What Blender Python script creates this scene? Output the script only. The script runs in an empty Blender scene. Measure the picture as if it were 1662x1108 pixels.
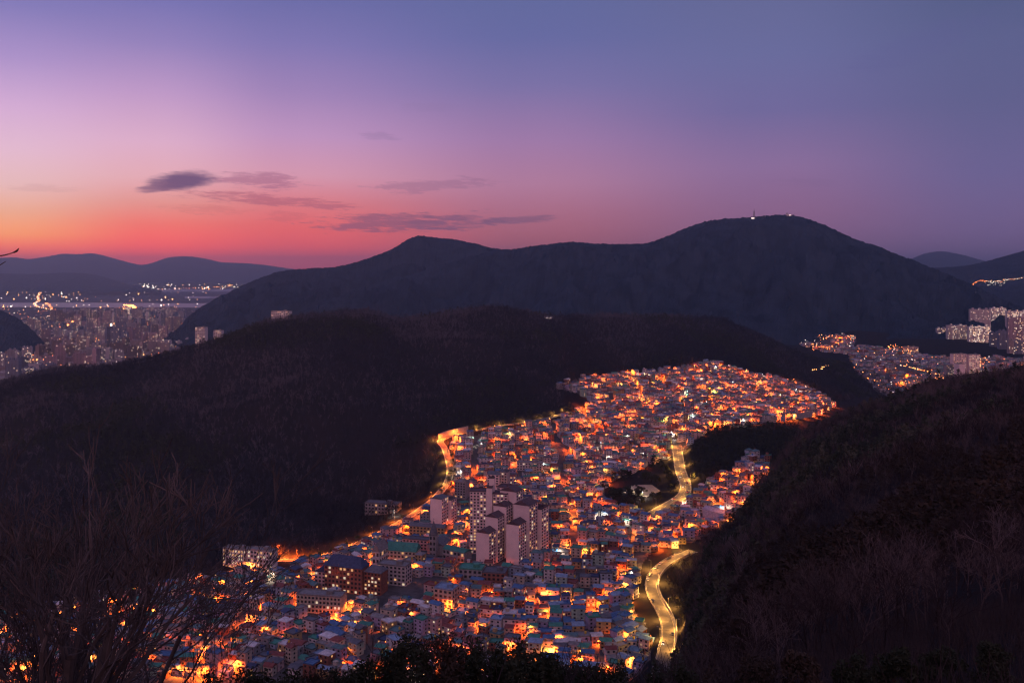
import bpy, math, random
import numpy as np
from mathutils import Vector, Matrix

# ---------------------------------------------------------------- camera
sc = bpy.context.scene
C = sc.collection
F, CX, HY, ZC = 1439.3, 831.0, 440.0, 320.0      # focal length and principal column in photo pixels, horizon row, eye height
cam_d = bpy.data.cameras.new("camera")
cam_d.sensor_width = 36.0
cam_d.lens = 36.0 * F / 1662.0
cam_d.shift_y = -(554.0 - HY) / 1662.0
cam_d.clip_start = 0.3
cam_d.clip_end = 90000.0
cam = bpy.data.objects.new("camera", cam_d)
C.objects.link(cam)
cam.location = (0, 0, ZC)
cam.rotation_euler = (math.radians(90), 0, 0)
sc.camera = cam

sc.view_settings.view_transform = 'Standard'
sc.view_settings.look = 'None'
sc.view_settings.exposure = 0.14
sc.view_settings.gamma = 1.0
sc.render.engine = 'CYCLES'
sc.cycles.max_bounces = 4
sc.cycles.diffuse_bounces = 2
sc.cycles.glossy_bounces = 2
sc.cycles.transmission_bounces = 2
sc.cycles.volume_bounces = 0
sc.cycles.use_light_tree = True
sc.cycles.use_denoising = True
sc.cycles.sample_clamp_indirect = 2.0
sc.cycles.sample_clamp_direct = 40.0
sc.cycles.filter_width = 1.3
try:
    sc.cycles.denoiser = 'OPENIMAGEDENOISE'
    sc.cycles.denoising_prefilter = 'ACCURATE'
except Exception:
    pass

# ---------------------------------------------------------------- world: dusk sky
def s2l(c):
    return tuple(((v / 255.0) / 12.92 if v <= 10 else (((v / 255.0) + 0.055) / 1.055) ** 2.4) for v in c)

world = bpy.data.worlds.new("World")
sc.world = world
world.use_nodes = True
wn, wl = world.node_tree.nodes, world.node_tree.links
wn.clear()

def N(tree, kind, **kw):
    n = tree.nodes.new(kind)
    for k, v in kw.items():
        setattr(n, k, v)
    return n

class G:
    """small helper for math node chains"""
    def __init__(self, tree):
        self.t = tree
    def m(self, op, a, b=None, c=None, clamp=False):
        n = self.t.nodes.new('ShaderNodeMath')
        n.operation = op
        n.use_clamp = clamp
        for i, v in enumerate((a, b, c)):
            if v is None:
                continue
            if isinstance(v, (int, float)):
                n.inputs[i].default_value = v
            else:
                self.t.links.new(v, n.inputs[i])
        return n.outputs[0]
    def smooth(self, v, lo, hi, a=0.0, b=1.0):
        n = self.t.nodes.new('ShaderNodeMapRange')
        n.interpolation_type = 'SMOOTHSTEP'
        self.t.links.new(v, n.inputs['Value'])
        n.inputs['From Min'].default_value = lo
        n.inputs['From Max'].default_value = hi
        n.inputs['To Min'].default_value = a
        n.inputs['To Max'].default_value = b
        return n.outputs[0]
    def linear(self, v, lo, hi, a=0.0, b=1.0):
        n = self.t.nodes.new('ShaderNodeMapRange')
        self.t.links.new(v, n.inputs['Value'])
        n.inputs['From Min'].default_value = lo
        n.inputs['From Max'].default_value = hi
        n.inputs['To Min'].default_value = a
        n.inputs['To Max'].default_value = b
        return n.outputs[0]
    def mix(self, fac, a, b, blend='MIX'):
        n = self.t.nodes.new('ShaderNodeMix')
        n.data_type = 'RGBA'
        n.blend_type = blend
        for i, v in ((0, fac), (6, a), (7, b)):
            if isinstance(v, (int, float)):
                n.inputs[i].default_value = v
            elif isinstance(v, tuple):
                n.inputs[i].default_value = (*v[:3], 1.0)
            else:
                self.t.links.new(v, n.inputs[i])
        return n.outputs[2]

gw = G(world.node_tree)
tc = wn.new('ShaderNodeTexCoord')
sep = wn.new('ShaderNodeSeparateXYZ')
wl.new(tc.outputs['Generated'], sep.inputs[0])
X, Y, Z = sep.outputs
az = gw.m('ARCTAN2', X, Y)                                   # azimuth from the sunset side, radians
el = gw.m('ARCSINE', gw.m('MINIMUM', gw.m('MAXIMUM', Z, -1.0), 1.0))
elf = gw.linear(el, 0.0, math.radians(90))

def erow(py, deg):                                           # photo row on that meridian -> elevation/90
    return math.degrees(math.atan((HY - py) / F * math.cos(math.radians(max(-40, min(40, deg)))))) / 90.0

# colour of the dusk sky down eight meridians (azimuth in degrees, then row -> colour)
merid = [
    (-110, [(440, (70, 62, 96)), (300, (84, 74, 120)), (100, (84, 78, 130)), (-500, (70, 74, 122))]),
    (-52, [(445, (300, 100, 64)), (418, (310, 124, 60)), (380, (290, 176, 92)), (320, (245, 195, 170)), (230, (224, 180, 202)), (100, (180, 150, 200)), (0, (136, 126, 190)), (-500, (84, 88, 140))]),
    (-30, [(445, (350, 100, 78)), (405, (345, 138, 74)), (380, (304, 180, 94)), (345, (258, 182, 140)), (300, (238, 190, 186)), (240, (226, 184, 204)), (170, (206, 166, 204)), (90, (164, 138, 190)), (0, (122, 114, 172)), (-500, (74, 82, 134))]),
    (-22, [(445, (345, 94, 82)), (400, (322, 108, 78)), (365, (272, 124, 98)), (330, (240, 152, 138)), (290, (232, 172, 178)), (230, (218, 170, 196)), (150, (184, 146, 190)), (70, (140, 122, 176)), (0, (112, 107, 166)), (-500, (70, 80, 130))]),
    (-14, [(445, (275, 92, 96)), (405, (278, 98, 88)), (370, (254, 104, 94)), (330, (228, 124, 126)), (285, (214, 150, 170)), (220, (186, 142, 184)), (150, (152, 124, 174)), (70, (120, 110, 166)), (0, (100, 100, 156)), (-500, (66, 78, 126))]),
    (1, [(440, (170, 88, 104)), (395, (184, 96, 104)), (350, (178, 106, 126)), (300, (176, 120, 150)), (230, (154, 116, 160)), (140, (116, 106, 156)), (60, (94, 98, 150)), (0, (90, 97, 146)), (-500, (60, 74, 122))]),
    (16, [(440, (142, 92, 122)), (345, (142, 98, 134)), (270, (136, 105, 148)), (180, (106, 98, 146)), (90, (98, 100, 146)), (0, (93, 97, 140)), (-500, (56, 70, 116))]),
    (29, [(440, (126, 96, 134)), (380, (118, 95, 138)), (280, (104, 94, 140)), (160, (90, 90, 132)), (60, (86, 90, 131)), (0, (80, 87, 126)), (-500, (52, 68, 112))]),
    (75, [(440, (70, 74, 104)), (200, (64, 72, 112)), (-500, (52, 64, 106))]),
]
cols = []
for deg, stops in merid:
    r = wn.new('ShaderNodeValToRGB')
    cr = r.color_ramp
    pts = sorted([(max(0.0, erow(py, deg)), s2l(c)) for py, c in stops])
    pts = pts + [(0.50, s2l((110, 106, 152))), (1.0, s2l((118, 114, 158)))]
    while len(cr.elements) < len(pts):
        cr.elements.new(0.5)
    for e, (p, c) in zip(cr.elements, pts):
        e.position = p
        e.color = (*c, 1.0)
    wl.new(elf, r.inputs[0])
    cols.append((math.radians(deg), r.outputs[0]))
sky = cols[0][1]
for (d0, _), (d1, c1) in zip(cols[:-1], cols[1:]):
    sky = gw.mix(gw.smooth(az, d0, d1), sky, c1)
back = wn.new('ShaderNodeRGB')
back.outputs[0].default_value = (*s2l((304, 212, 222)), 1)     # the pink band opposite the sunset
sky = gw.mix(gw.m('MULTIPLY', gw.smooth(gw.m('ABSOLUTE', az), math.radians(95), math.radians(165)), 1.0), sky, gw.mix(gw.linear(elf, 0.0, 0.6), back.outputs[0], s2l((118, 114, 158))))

# clouds: soft streaks low over the sunset
ysafe = gw.m('MAXIMUM', Y, 0.05)
tx = gw.m('DIVIDE', X, ysafe)
te = gw.m('DIVIDE', Z, ysafe)
nz = wn.new('ShaderNodeTexNoise')
comb = wn.new('ShaderNodeCombineXYZ')
wl.new(gw.m('MULTIPLY', tx, 22.0), comb.inputs[0])
wl.new(gw.m('MULTIPLY', te, 150.0), comb.inputs[1])
wl.new(comb.outputs[0], nz.inputs['Vector'])
nz.inputs['Scale'].default_value = 1.0
nz.inputs['Detail'].default_value = 6.0
nz.inputs['Roughness'].default_value = 0.62
nz2 = wn.new('ShaderNodeTexNoise')
comb2 = wn.new('ShaderNodeCombineXYZ')
wl.new(gw.m('MULTIPLY', tx, 60.0), comb2.inputs[0])
wl.new(gw.m('ADD', gw.m('MULTIPLY', te, 430.0), gw.m('MULTIPLY', tx, 26.0)), comb2.inputs[1])
wl.new(comb2.outputs[0], nz2.inputs['Vector'])
nz2.inputs['Scale'].default_value = 1.0
nz2.inputs['Detail'].default_value = 8.0
nz2.inputs['Roughness'].default_value = 0.7
nzf = gw.m('ADD', gw.m('SUBTRACT', nz.outputs['Fac'], 0.5), gw.m('MULTIPLY', gw.m('SUBTRACT', nz2.outputs['Fac'], 0.5), 0.9))
infront = gw.smooth(Y, 0.1, 0.3)
clouds = [  # px, py, half width, half height, slant, opacity, colour, wobble
    (297, 293, 54, 14, -0.05, 0.97, (106, 74, 110), 0.55),
    (258, 303, 36, 8, -0.12, 0.8, (116, 78, 110), 0.7),
    (425, 294, 62, 12, 0.05, 0.62, (160, 96, 126), 1.7),
    (440, 325, 125, 8, 0.075, 0.62, (172, 88, 108), 2.0),
    (640, 362, 110, 14, -0.02, 0.66, (118, 78, 108), 2.0),
    (735, 360, 60, 12, -0.08, 0.50, (122, 80, 110), 2.4),
    (845, 357, 58, 6, -0.06, 0.62, (116, 80, 110), 1.4),
    (700, 301, 90, 9, -0.06, 0.42, (140, 96, 128), 2.6),
    (615, 222, 30, 6, 0.05, 0.28, (124, 100, 140), 2.2),
    (330, 340, 60, 6, 0.03, 0.30, (200, 98, 96), 2.4),
    (60, 305, 60, 5, 0.03, 0.22, (196, 140, 140), 2.4),
    (460, 350, 40, 7, 0.0, 0.25, (180, 88, 96), 2.4),
    (1310, 296, 50, 6, 0.0, 0.14, (110, 86, 124), 2.6),
    (1500, 70, 110, 22, -0.35, 0.22, (86, 84, 134), 2.2),
    (700, 175, 40, 8, 0.0, 0.14, (126, 104, 146), 2.6),
]
for px, py, a, b, sl, op, colr, wob in clouds:
    dx = gw.m('SUBTRACT', tx, (px - CX) / F)
    dy = gw.m('SUBTRACT', gw.m('SUBTRACT', te, (HY - py) / F), gw.m('MULTIPLY', dx, -sl))
    q = gw.m('ADD', gw.m('POWER', gw.m('ABSOLUTE', gw.m('DIVIDE', dx, a * 1.12 / F)), 2.0),
             gw.m('POWER', gw.m('ABSOLUTE', gw.m('DIVIDE', dy, b * 1.2 / F)), 2.0))
    q = gw.m('ADD', q, gw.m('MULTIPLY', nzf, wob * 2.3))
    f = gw.m('MULTIPLY', gw.m('MULTIPLY', gw.smooth(q, 1.25, 0.15), op), infront)
    sky = gw.mix(f, sky, s2l(colr))
nish = wn.new('ShaderNodeTexSky')
nish.sky_type = 'NISHITA'
nish.sun_disc = False
nish.sun_elevation = math.radians(-4.0)
nish.sun_rotation = math.radians(-38.0)
nish.altitude = 320
bg = wn.new('ShaderNodeBackground')
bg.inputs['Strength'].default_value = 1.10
bg2 = wn.new('ShaderNodeBackground')
bg2.inputs['Strength'].default_value = 0.05
add = wn.new('ShaderNodeAddShader')
wo = wn.new('ShaderNodeOutputWorld')
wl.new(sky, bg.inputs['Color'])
wl.new(nish.outputs[0], bg2.inputs['Color'])
wl.new(bg.outputs[0], add.inputs[0])
wl.new(bg2.outputs[0], add.inputs[1])
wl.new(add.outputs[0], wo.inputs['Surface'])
world.cycles.sampling_method = 'NONE'      # the sky is smooth: sampled by the surfaces themselves, leaving the light tree to the lamps

# the sun is already down behind the far hills: no sun lamp, its glow is in the sky

# ---------------------------------------------------------------- helpers
rnd = random.Random(7)
rng = np.random.default_rng(11)

def hash2(ix, iy, seed):
    h = (ix.astype(np.int64) * 374761393 + iy.astype(np.int64) * 668265263 + seed * 1442695041) & 0x7fffffff
    h = ((h ^ (h >> 13)) * 1274126177) & 0x7fffffff
    return ((h ^ (h >> 16)) & 0xffff) / 65535.0

def vnoise(x, y, seed=0):
    x = np.asarray(x, float); y = np.asarray(y, float)
    ix, iy = np.floor(x), np.floor(y)
    fx, fy = x - ix, y - iy
    fx = fx * fx * (3 - 2 * fx); fy = fy * fy * (3 - 2 * fy)
    a, b = hash2(ix, iy, seed), hash2(ix + 1, iy, seed)
    c, d = hash2(ix, iy + 1, seed), hash2(ix + 1, iy + 1, seed)
    return (a * (1 - fx) + b * fx) * (1 - fy) + (c * (1 - fx) + d * fx) * fy - 0.5

def fbm(x, y, seed=0, oct=4):
    s, a = 0.0, 1.0
    for o in range(oct):
        s = s + a * vnoise(x * 2 ** o, y * 2 ** o, seed + 17 * o)
        a *= 0.5
    return s

def tag(o, label=None, cat=None, group=None, kind=None):
    if label: o['label'] = label
    if cat: o['category'] = cat
    if group: o['group'] = group
    if kind: o['kind'] = kind
    return o

def empty(name, loc, rz=0.0):
    o = bpy.data.objects.new(name, None)
    o.empty_display_size = 1.0
    C.objects.link(o)
    o.location = loc
    o.rotation_euler = (0, 0, rz)
    return o

def np_mesh(name, V, T, mats, mi=None, smooth=False):
    """mesh from numpy vertices and equal-sided faces"""
    V = np.asarray(V, np.float32); T = np.asarray(T, np.int32)
    k = T.shape[1]
    me = bpy.data.meshes.new(name)
    me.vertices.add(len(V)); me.vertices.foreach_set('co', V.ravel())
    me.loops.add(T.size); me.loops.foreach_set('vertex_index', T.ravel())
    me.polygons.add(len(T))
    me.polygons.foreach_set('loop_start', np.arange(0, T.size, k, dtype=np.int32))
    me.polygons.foreach_set('loop_total', np.full(len(T), k, np.int32))
    for m in (mats if isinstance(mats, (list, tuple)) else [mats]):
        me.materials.append(m)
    if mi is not None:
        me.polygons.foreach_set('material_index', np.asarray(mi, np.int32))
    me.polygons.foreach_set('use_smooth', np.full(len(T), bool(smooth)))
    me.update(calc_edges=True)
    return me

def np_obj(name, V, T, mats, mi=None, smooth=False, parent=None):
    o = bpy.data.objects.new(name, np_mesh(name, V, T, mats, mi, smooth))
    C.objects.link(o)
    if parent is not None: o.parent = parent
    return o

class MB:
    def __init__(self):
        self.v, self.f, self.m = [], [], []
    def add(self, vs, fs, mi=0):
        b = len(self.v)
        self.v += [tuple(p) for p in vs]
        self.f += [tuple(b + i for i in f) for f in fs]
        self.m += [mi] * len(fs)
    def box(self, cx, cy, z0, sx, sy, h, rz=0.0, mi=0, top=1.0, bottom=True):
        c, s = math.cos(rz), math.sin(rz)
        vs = []
        for z, k in ((z0, 1.0), (z0 + h, top)):
            for ux, uy in ((-.5, -.5), (.5, -.5), (.5, .5), (-.5, .5)):
                x, y = ux * sx * k, uy * sy * k
                vs.append((cx + c * x - s * y, cy + s * x + c * y, z))
        fs = [(4, 5, 6, 7), (0, 1, 5, 4), (1, 2, 6, 5), (2, 3, 7, 6), (3, 0, 4, 7)]
        if bottom: fs.append((3, 2, 1, 0))
        self.add(vs, fs, mi)
    def gable(self, cx, cy, z0, sx, sy, h, rz=0.0, mi=0, hip=0.0, th=0.18):
        """pitched roof with its ridge along x; hip > 0 pulls the ridge ends in"""
        c, s = math.cos(rz), math.sin(rz)
        pts = [(-.5 * sx, -.5 * sy, 0), (.5 * sx, -.5 * sy, 0), (.5 * sx, .5 * sy, 0), (-.5 * sx, .5 * sy, 0),
               (-.5 * sx, -.5 * sy, th), (.5 * sx, -.5 * sy, th), (.5 * sx, .5 * sy, th), (-.5 * sx, .5 * sy, th),
               (-.5 * sx + hip, 0, h + th), (.5 * sx - hip, 0, h + th)]
        vs = [(cx + c * x - s * y, cy + s * x + c * y, z0 + z) for x, y, z in pts]
        fs = [(3, 2, 1, 0), (0, 1, 5, 4), (1, 2, 6, 5), (2, 3, 7, 6), (3, 0, 4, 7), (4, 5, 9, 8), (6, 7, 8, 9), (5, 6, 9), (7, 4, 8)]
        self.add(vs, fs, mi)
    def tube(self, p0, p1, r0, r1, n=5, mi=0, cap=True):
        p0, p1 = Vector(p0), Vector(p1)
        d = p1 - p0
        if d.length < 1e-6: return
        d.normalize()
        a = d.orthogonal().normalized(); b = d.cross(a)
        vs = []
        for p, r in ((p0, r0), (p1, r1)):
            for i in range(n):
                t = 2 * math.pi * i / n
                vs.append(p + a * (r * math.cos(t)) + b * (r * math.sin(t)))
        fs = [(i, (i + 1) % n, n + (i + 1) % n, n + i) for i in range(n)]
        if cap: fs += [tuple(range(n - 1, -1, -1)), tuple(range(n, 2 * n))]
        self.add(vs, fs, mi)
    def ball(self, c, r, n=6, rings=4, mi=0, sz=1.0):
        vs = [(c[0], c[1], c[2] - r * sz)]
        for j in range(1, rings):
            ph = -math.pi / 2 + math.pi * j / rings
            for i in range(n):
                t = 2 * math.pi * i / n
                vs.append((c[0] + r * math.cos(ph) * math.cos(t), c[1] + r * math.cos(ph) * math.sin(t), c[2] + r * sz * math.sin(ph)))
        vs.append((c[0], c[1], c[2] + r * sz))
        fs = [(0, 1 + (i + 1) % n, 1 + i) for i in range(n)]
        for j in range(rings - 2):
            for i in range(n):
                a, b = 1 + j * n + i, 1 + j * n + (i + 1) % n
                fs.append((a, b, b + n, a + n))
        L = len(vs) - 1
        fs += [(1 + (rings - 2) * n + i, 1 + (rings - 2) * n + (i + 1) % n, L) for i in range(n)]
        self.add(vs, fs, mi)
    def merge(self, o, loc, rz=0.0, remap=None):
        c, s = math.cos(rz), math.sin(rz)
        b = len(self.v)
        self.v += [(loc[0] + c * x - s * y, loc[1] + s * x + c * y, loc[2] + z) for x, y, z in o.v]
        self.f += [tuple(b + i for i in f) for f in o.f]
        self.m += [remap if isinstance(remap, int) else m for m in o.m]
    def mesh(self, name, mats, smooth=False):
        me = bpy.data.meshes.new(name)
        me.from_pydata(self.v, [], self.f)
        for m in (mats if isinstance(mats, (list, tuple)) else [mats]):
            me.materials.append(m)
        if any(self.m): me.polygons.foreach_set('material_index', self.m)
        if smooth: me.polygons.foreach_set('use_smooth', [True] * len(self.f))
        me.update()
        return me
    def build(self, name, mats, parent=None, smooth=False, loc=None, rz=None):
        o = bpy.data.objects.new(name, self.mesh(name, mats, smooth))
        C.objects.link(o)
        if parent is not None: o.parent = parent
        if loc is not None: o.location = loc
        if rz is not None: o.rotation_euler = (0, 0, rz)
        return o

def link_copy(me, name, parent, loc=(0, 0, 0), rz=0.0, scale=None):
    o = bpy.data.objects.new(name, me)
    C.objects.link(o)
    o.parent = parent
    o.location = loc
    o.rotation_euler = (0, 0, rz)
    if scale: o.scale = scale
    return o

def copy_tree(o, parent=None):
    c = o.copy(); C.objects.link(c)
    if parent is not None: c.parent = parent
    for ch in list(o.children): copy_tree(ch, c)
    return c

ORD = "zero first second third fourth fifth sixth seventh eighth ninth tenth eleventh twelfth thirteenth fourteenth fifteenth sixteenth seventeenth eighteenth nineteenth twentieth".split()
TENS = {20: "twenty", 30: "thirty", 40: "forty", 50: "fifty", 60: "sixty"}
def ordinal(n):
    if n <= 20: return ORD[n]
    if n % 10 == 0: return TENS[n][:-1] + "ieth"
    return TENS[n // 10 * 10] + "-" + ORD[n % 10]

# ---------------------------------------------------------------- materials
def mat(name, col, rough=0.85, var=0.25, scale=0.6, spec=0.2, col2=None, metal=0.0, bump=0.0, stretch=None):
    m = bpy.data.materials.new(name)
    m.use_nodes = True
    t = m.node_tree
    b = t.nodes['Principled BSDF']
    b.inputs['Roughness'].default_value = rough
    b.inputs['Specular IOR Level'].default_value = spec
    b.inputs['Metallic'].default_value = metal
    g = G(t)
    co = t.nodes.new('ShaderNodeTexCoord')
    vec = co.outputs['Object']
    if stretch:
        mp = t.nodes.new('ShaderNodeMapping')
        mp.inputs['Scale'].default_value = stretch
        t.links.new(vec, mp.inputs[0]); vec = mp.outputs[0]
    n1 = t.nodes.new('ShaderNodeTexNoise')
    n1.inputs['Scale'].default_value = scale
    n1.inputs['Detail'].default_value = 5.0
    n1.inputs['Roughness'].default_value = 0.65
    t.links.new(vec, n1.inputs['Vector'])
    oi = t.nodes.new('ShaderNodeObjectInfo')
    f = g.smooth(n1.outputs['Fac'], 0.3, 0.72)
    c2 = col2 or tuple(v * (1 - var) for v in col)
    c1 = tuple(min(1, v * (1 + var * 0.5)) for v in col) if col2 is None else col
    cc = g.mix(f, c1, c2)
    cc = g.mix(1.0, cc, g.mix(oi.outputs['Random'], (0.86, 0.86, 0.86), (1.08, 1.06, 1.04)), 'MULTIPLY')
    t.links.new(cc, b.inputs['Base Color'])
    if bump:
        bp = t.nodes.new('ShaderNodeBump')
        bp.inputs['Strength'].default_value = bump
        t.links.new(n1.outputs['Fac'], bp.inputs['Height'])
        t.links.new(bp.outputs[0], b.inputs['Normal'])
    return m

def emit(name, col, strength, sample=False):
    m = bpy.data.materials.new(name)
    m.use_nodes = True
    t = m.node_tree
    b = t.nodes['Principled BSDF']
    b.inputs['Base Color'].default_value = (0.3, 0.3, 0.3, 1)
    b.inputs['Emission Color'].default_value = (*col, 1)
    b.inputs['Emission Strength'].default_value = strength
    m.cycles.emission_sampling = 'FRONT' if sample else 'NONE'
    return m

M = {}
M['forest_floor'] = mat('forest_floor', (0.028, 0.025, 0.027), 1.0, scale=0.03, col2=(0.018, 0.019, 0.021), spec=0.0)
M['mountain_wood'] = mat('mountain_wood', (0.026, 0.046, 0.070), 1.0, scale=0.016, col2=(0.009, 0.020, 0.034), spec=0.0, bump=0.9)
M['terrace'] = mat('terrace', (0.066, 0.056, 0.054), 1.0, scale=0.05, col2=(0.030, 0.028, 0.028), spec=0.0)
M['paving'] = mat('paving', (0.09, 0.085, 0.085), 0.9, 0.45, 0.15)
M['city_ground'] = mat('city_ground', (0.07, 0.065, 0.07), 0.95, 0.4, 0.01)
M['asphalt'] = mat('asphalt', (0.13, 0.12, 0.11), 0.85, 0.25, 0.25)
M['marking'] = mat('marking', (0.7, 0.62, 0.4), 0.8, 0.2, 1.0)
M['concrete'] = mat('concrete', (0.34, 0.32, 0.30), 0.9, 0.3, 0.35)
M['kerb'] = mat('kerb', (0.40, 0.38, 0.35), 0.9, 0.2, 0.8)
M['steel'] = mat('steel', (0.32, 0.33, 0.34), 0.45, 0.15, 2.0, 0.5, metal=0.6)
M['bark'] = mat('bark', (0.050, 0.038, 0.036), 1.0, 0.4, 4.0, 0.05)
M['twig'] = mat('twig', (0.085, 0.056, 0.056), 1.0, 0.35, 0.045, 0.0, col2=(0.034, 0.028, 0.030))
M['hill_twig'] = mat('hill_twig', (0.040, 0.037, 0.046), 1.0, 0.35, 0.022, 0.0, col2=(0.018, 0.022, 0.030))
M['wood_dark'] = mat('wood_dark', (0.020, 0.023, 0.031), 1.0, 0.3, 0.05, 0.0)
M['wood_mid'] = mat('wood_mid', (0.043, 0.048, 0.062), 1.0, 0.3, 0.05, 0.0)
M['wood_pale'] = mat('wood_pale', (0.105, 0.098, 0.112), 1.0, 0.3, 0.05, 0.0)
M['scrub_dark'] = mat('scrub_dark', (0.040, 0.032, 0.032), 1.0, 0.3, 0.08, 0.0)
M['scrub_mid'] = mat('scrub_mid', (0.105, 0.080, 0.078), 1.0, 0.3, 0.08, 0.0)
M['scrub_pale'] = mat('scrub_pale', (0.150, 0.116, 0.112), 1.0, 0.3, 0.08, 0.0)
M['pine_light'] = mat('pine_light', (0.085, 0.085, 0.055), 1.0, 0.3, 0.08, 0.0)
M['near_bark'] = mat('near_bark', (0.125, 0.108, 0.104), 1.0, 0.3, 1.2, 0.05, col2=(0.050, 0.043, 0.042))
M['near_twig'] = mat('near_twig', (0.075, 0.060, 0.058), 1.0, 0.3, 1.2, 0.05, col2=(0.034, 0.027, 0.027))
M['pine_leaf'] = mat('pine_leaf', (0.042, 0.050, 0.032), 1.0, 0.4, 0.3, 0.0)
M['dry_leaf'] = mat('dry_leaf', (0.058, 0.046, 0.036), 1.0, 0.4, 0.3, 0.0)
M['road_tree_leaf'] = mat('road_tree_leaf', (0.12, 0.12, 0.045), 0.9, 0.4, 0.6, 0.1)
M['sand'] = mat('sand', (0.30, 0.26, 0.21), 0.95, 0.2, 0.2)
M['dark_glass'] = mat('dark_glass', (0.025, 0.028, 0.035), 0.15, 0.2, 1.0, 0.6)
M['rubber'] = mat('rubber', (0.02, 0.02, 0.02), 0.8, 0.2, 3.0)
M['water'] = mat('water', (0.10, 0.10, 0.11), 0.28, 0.2, 0.002, 1.0)

WALLS = {'white': (0.62, 0.58, 0.56), 'cream': (0.56, 0.48, 0.38), 'pale pink': (0.58, 0.40, 0.38), 'grey': (0.30, 0.30, 0.31), 'pale blue': (0.36, 0.44, 0.54),
         'brick red': (0.30, 0.13, 0.09), 'ochre': (0.48, 0.33, 0.16), 'mint': (0.36, 0.50, 0.42), 'lilac': (0.44, 0.38, 0.52)}
ROOFS = {'blue': (0.08, 0.17, 0.32), 'green': (0.06, 0.25, 0.19), 'grey': (0.24, 0.235, 0.23), 'slate': (0.12, 0.13, 0.15), 'teal': (0.10, 0.20, 0.21),
         'dark red': (0.24, 0.07, 0.06), 'sky blue': (0.24, 0.35, 0.48), 'white': (0.62, 0.60, 0.60), 'navy': (0.05, 0.07, 0.14)}
WM = {k: mat('wall_' + k.replace(' ', '_'), v, 0.9, 0.3, 0.5) for k, v in WALLS.items()}
RM = {k: mat('roof_' + k.replace(' ', '_'), v, 0.7, 0.35, 0.5, 0.3) for k, v in ROOFS.items()}
TM = {'yellow': mat('tank_yellow', (0.55, 0.38, 0.05), 0.5, 0.1, 1.0), 'blue': mat('tank_blue', (0.05, 0.16, 0.40), 0.5, 0.1, 1.0)}
M['door'] = mat('door', (0.14, 0.09, 0.07), 0.7, 0.2, 1.0)
M['win_warm'] = emit('window_warm', (1.0, 0.50, 0.16), 0.6)
M['win_white'] = emit('window_white', (1.0, 0.78, 0.50), 0.62)
M['win_dim'] = emit('window_dim', (1.0, 0.55, 0.28), 0.28)

LAMPS = {'orange': (1.0, 0.115, 0.010), 'amber': (1.0, 0.20, 0.022), 'yellow': (1.0, 0.46, 0.09), 'white': (1.0, 0.80, 0.60)}
LE = {'orange': 25000.0, 'amber': 17000.0, 'yellow': 6800.0, 'white': 3600.0}
LM = {k: emit('lamp_globe_' + k, tuple(min(1.0, c * 1.7) for c in v), 6.0) for k, v in LAMPS.items()}
LD = {k: emit('lamp_' + k, v, LE[k], True) for k, v in LAMPS.items()}
FAR_L = {'orange': emit('far_lamp_orange', (1.0, 0.22, 0.04), 10.0), 'amber': emit('far_lamp_amber', (1.0, 0.40, 0.11), 9.0), 'white': emit('far_lamp_white', (1.0, 0.80, 0.66), 7.5)}

# ---------------------------------------------------------------- the lie of the land
def zrow(py, D):
    return ZC - (py - HY) / F * D

U = np.concatenate([np.arange(-1500, -60, 16), np.arange(-60, 1722, 2.0), np.arange(1722, 3200, 16)]).astype(float)
DR = np.concatenate([np.geomspace(1.2, 500, 90, endpoint=False), np.geomspace(500, 2300, 230, endpoint=False),
                     np.geomspace(2300, 4200, 40, endpoint=False), np.geomspace(4200, 30000, 26)])
LDR = np.log(DR)

# every curve: knots (px, py, D) or (px, 'z', z, D)
def curve(*k):
    xs = np.array([p[0] for p in k], float)
    D = np.array([p[-1] for p in k], float)
    z = np.array([p[2] if p[1] == 'z' else zrow(p[1], p[2]) for p in k], float)
    return np.interp(U, xs, D), np.interp(U, xs, z)

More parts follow.
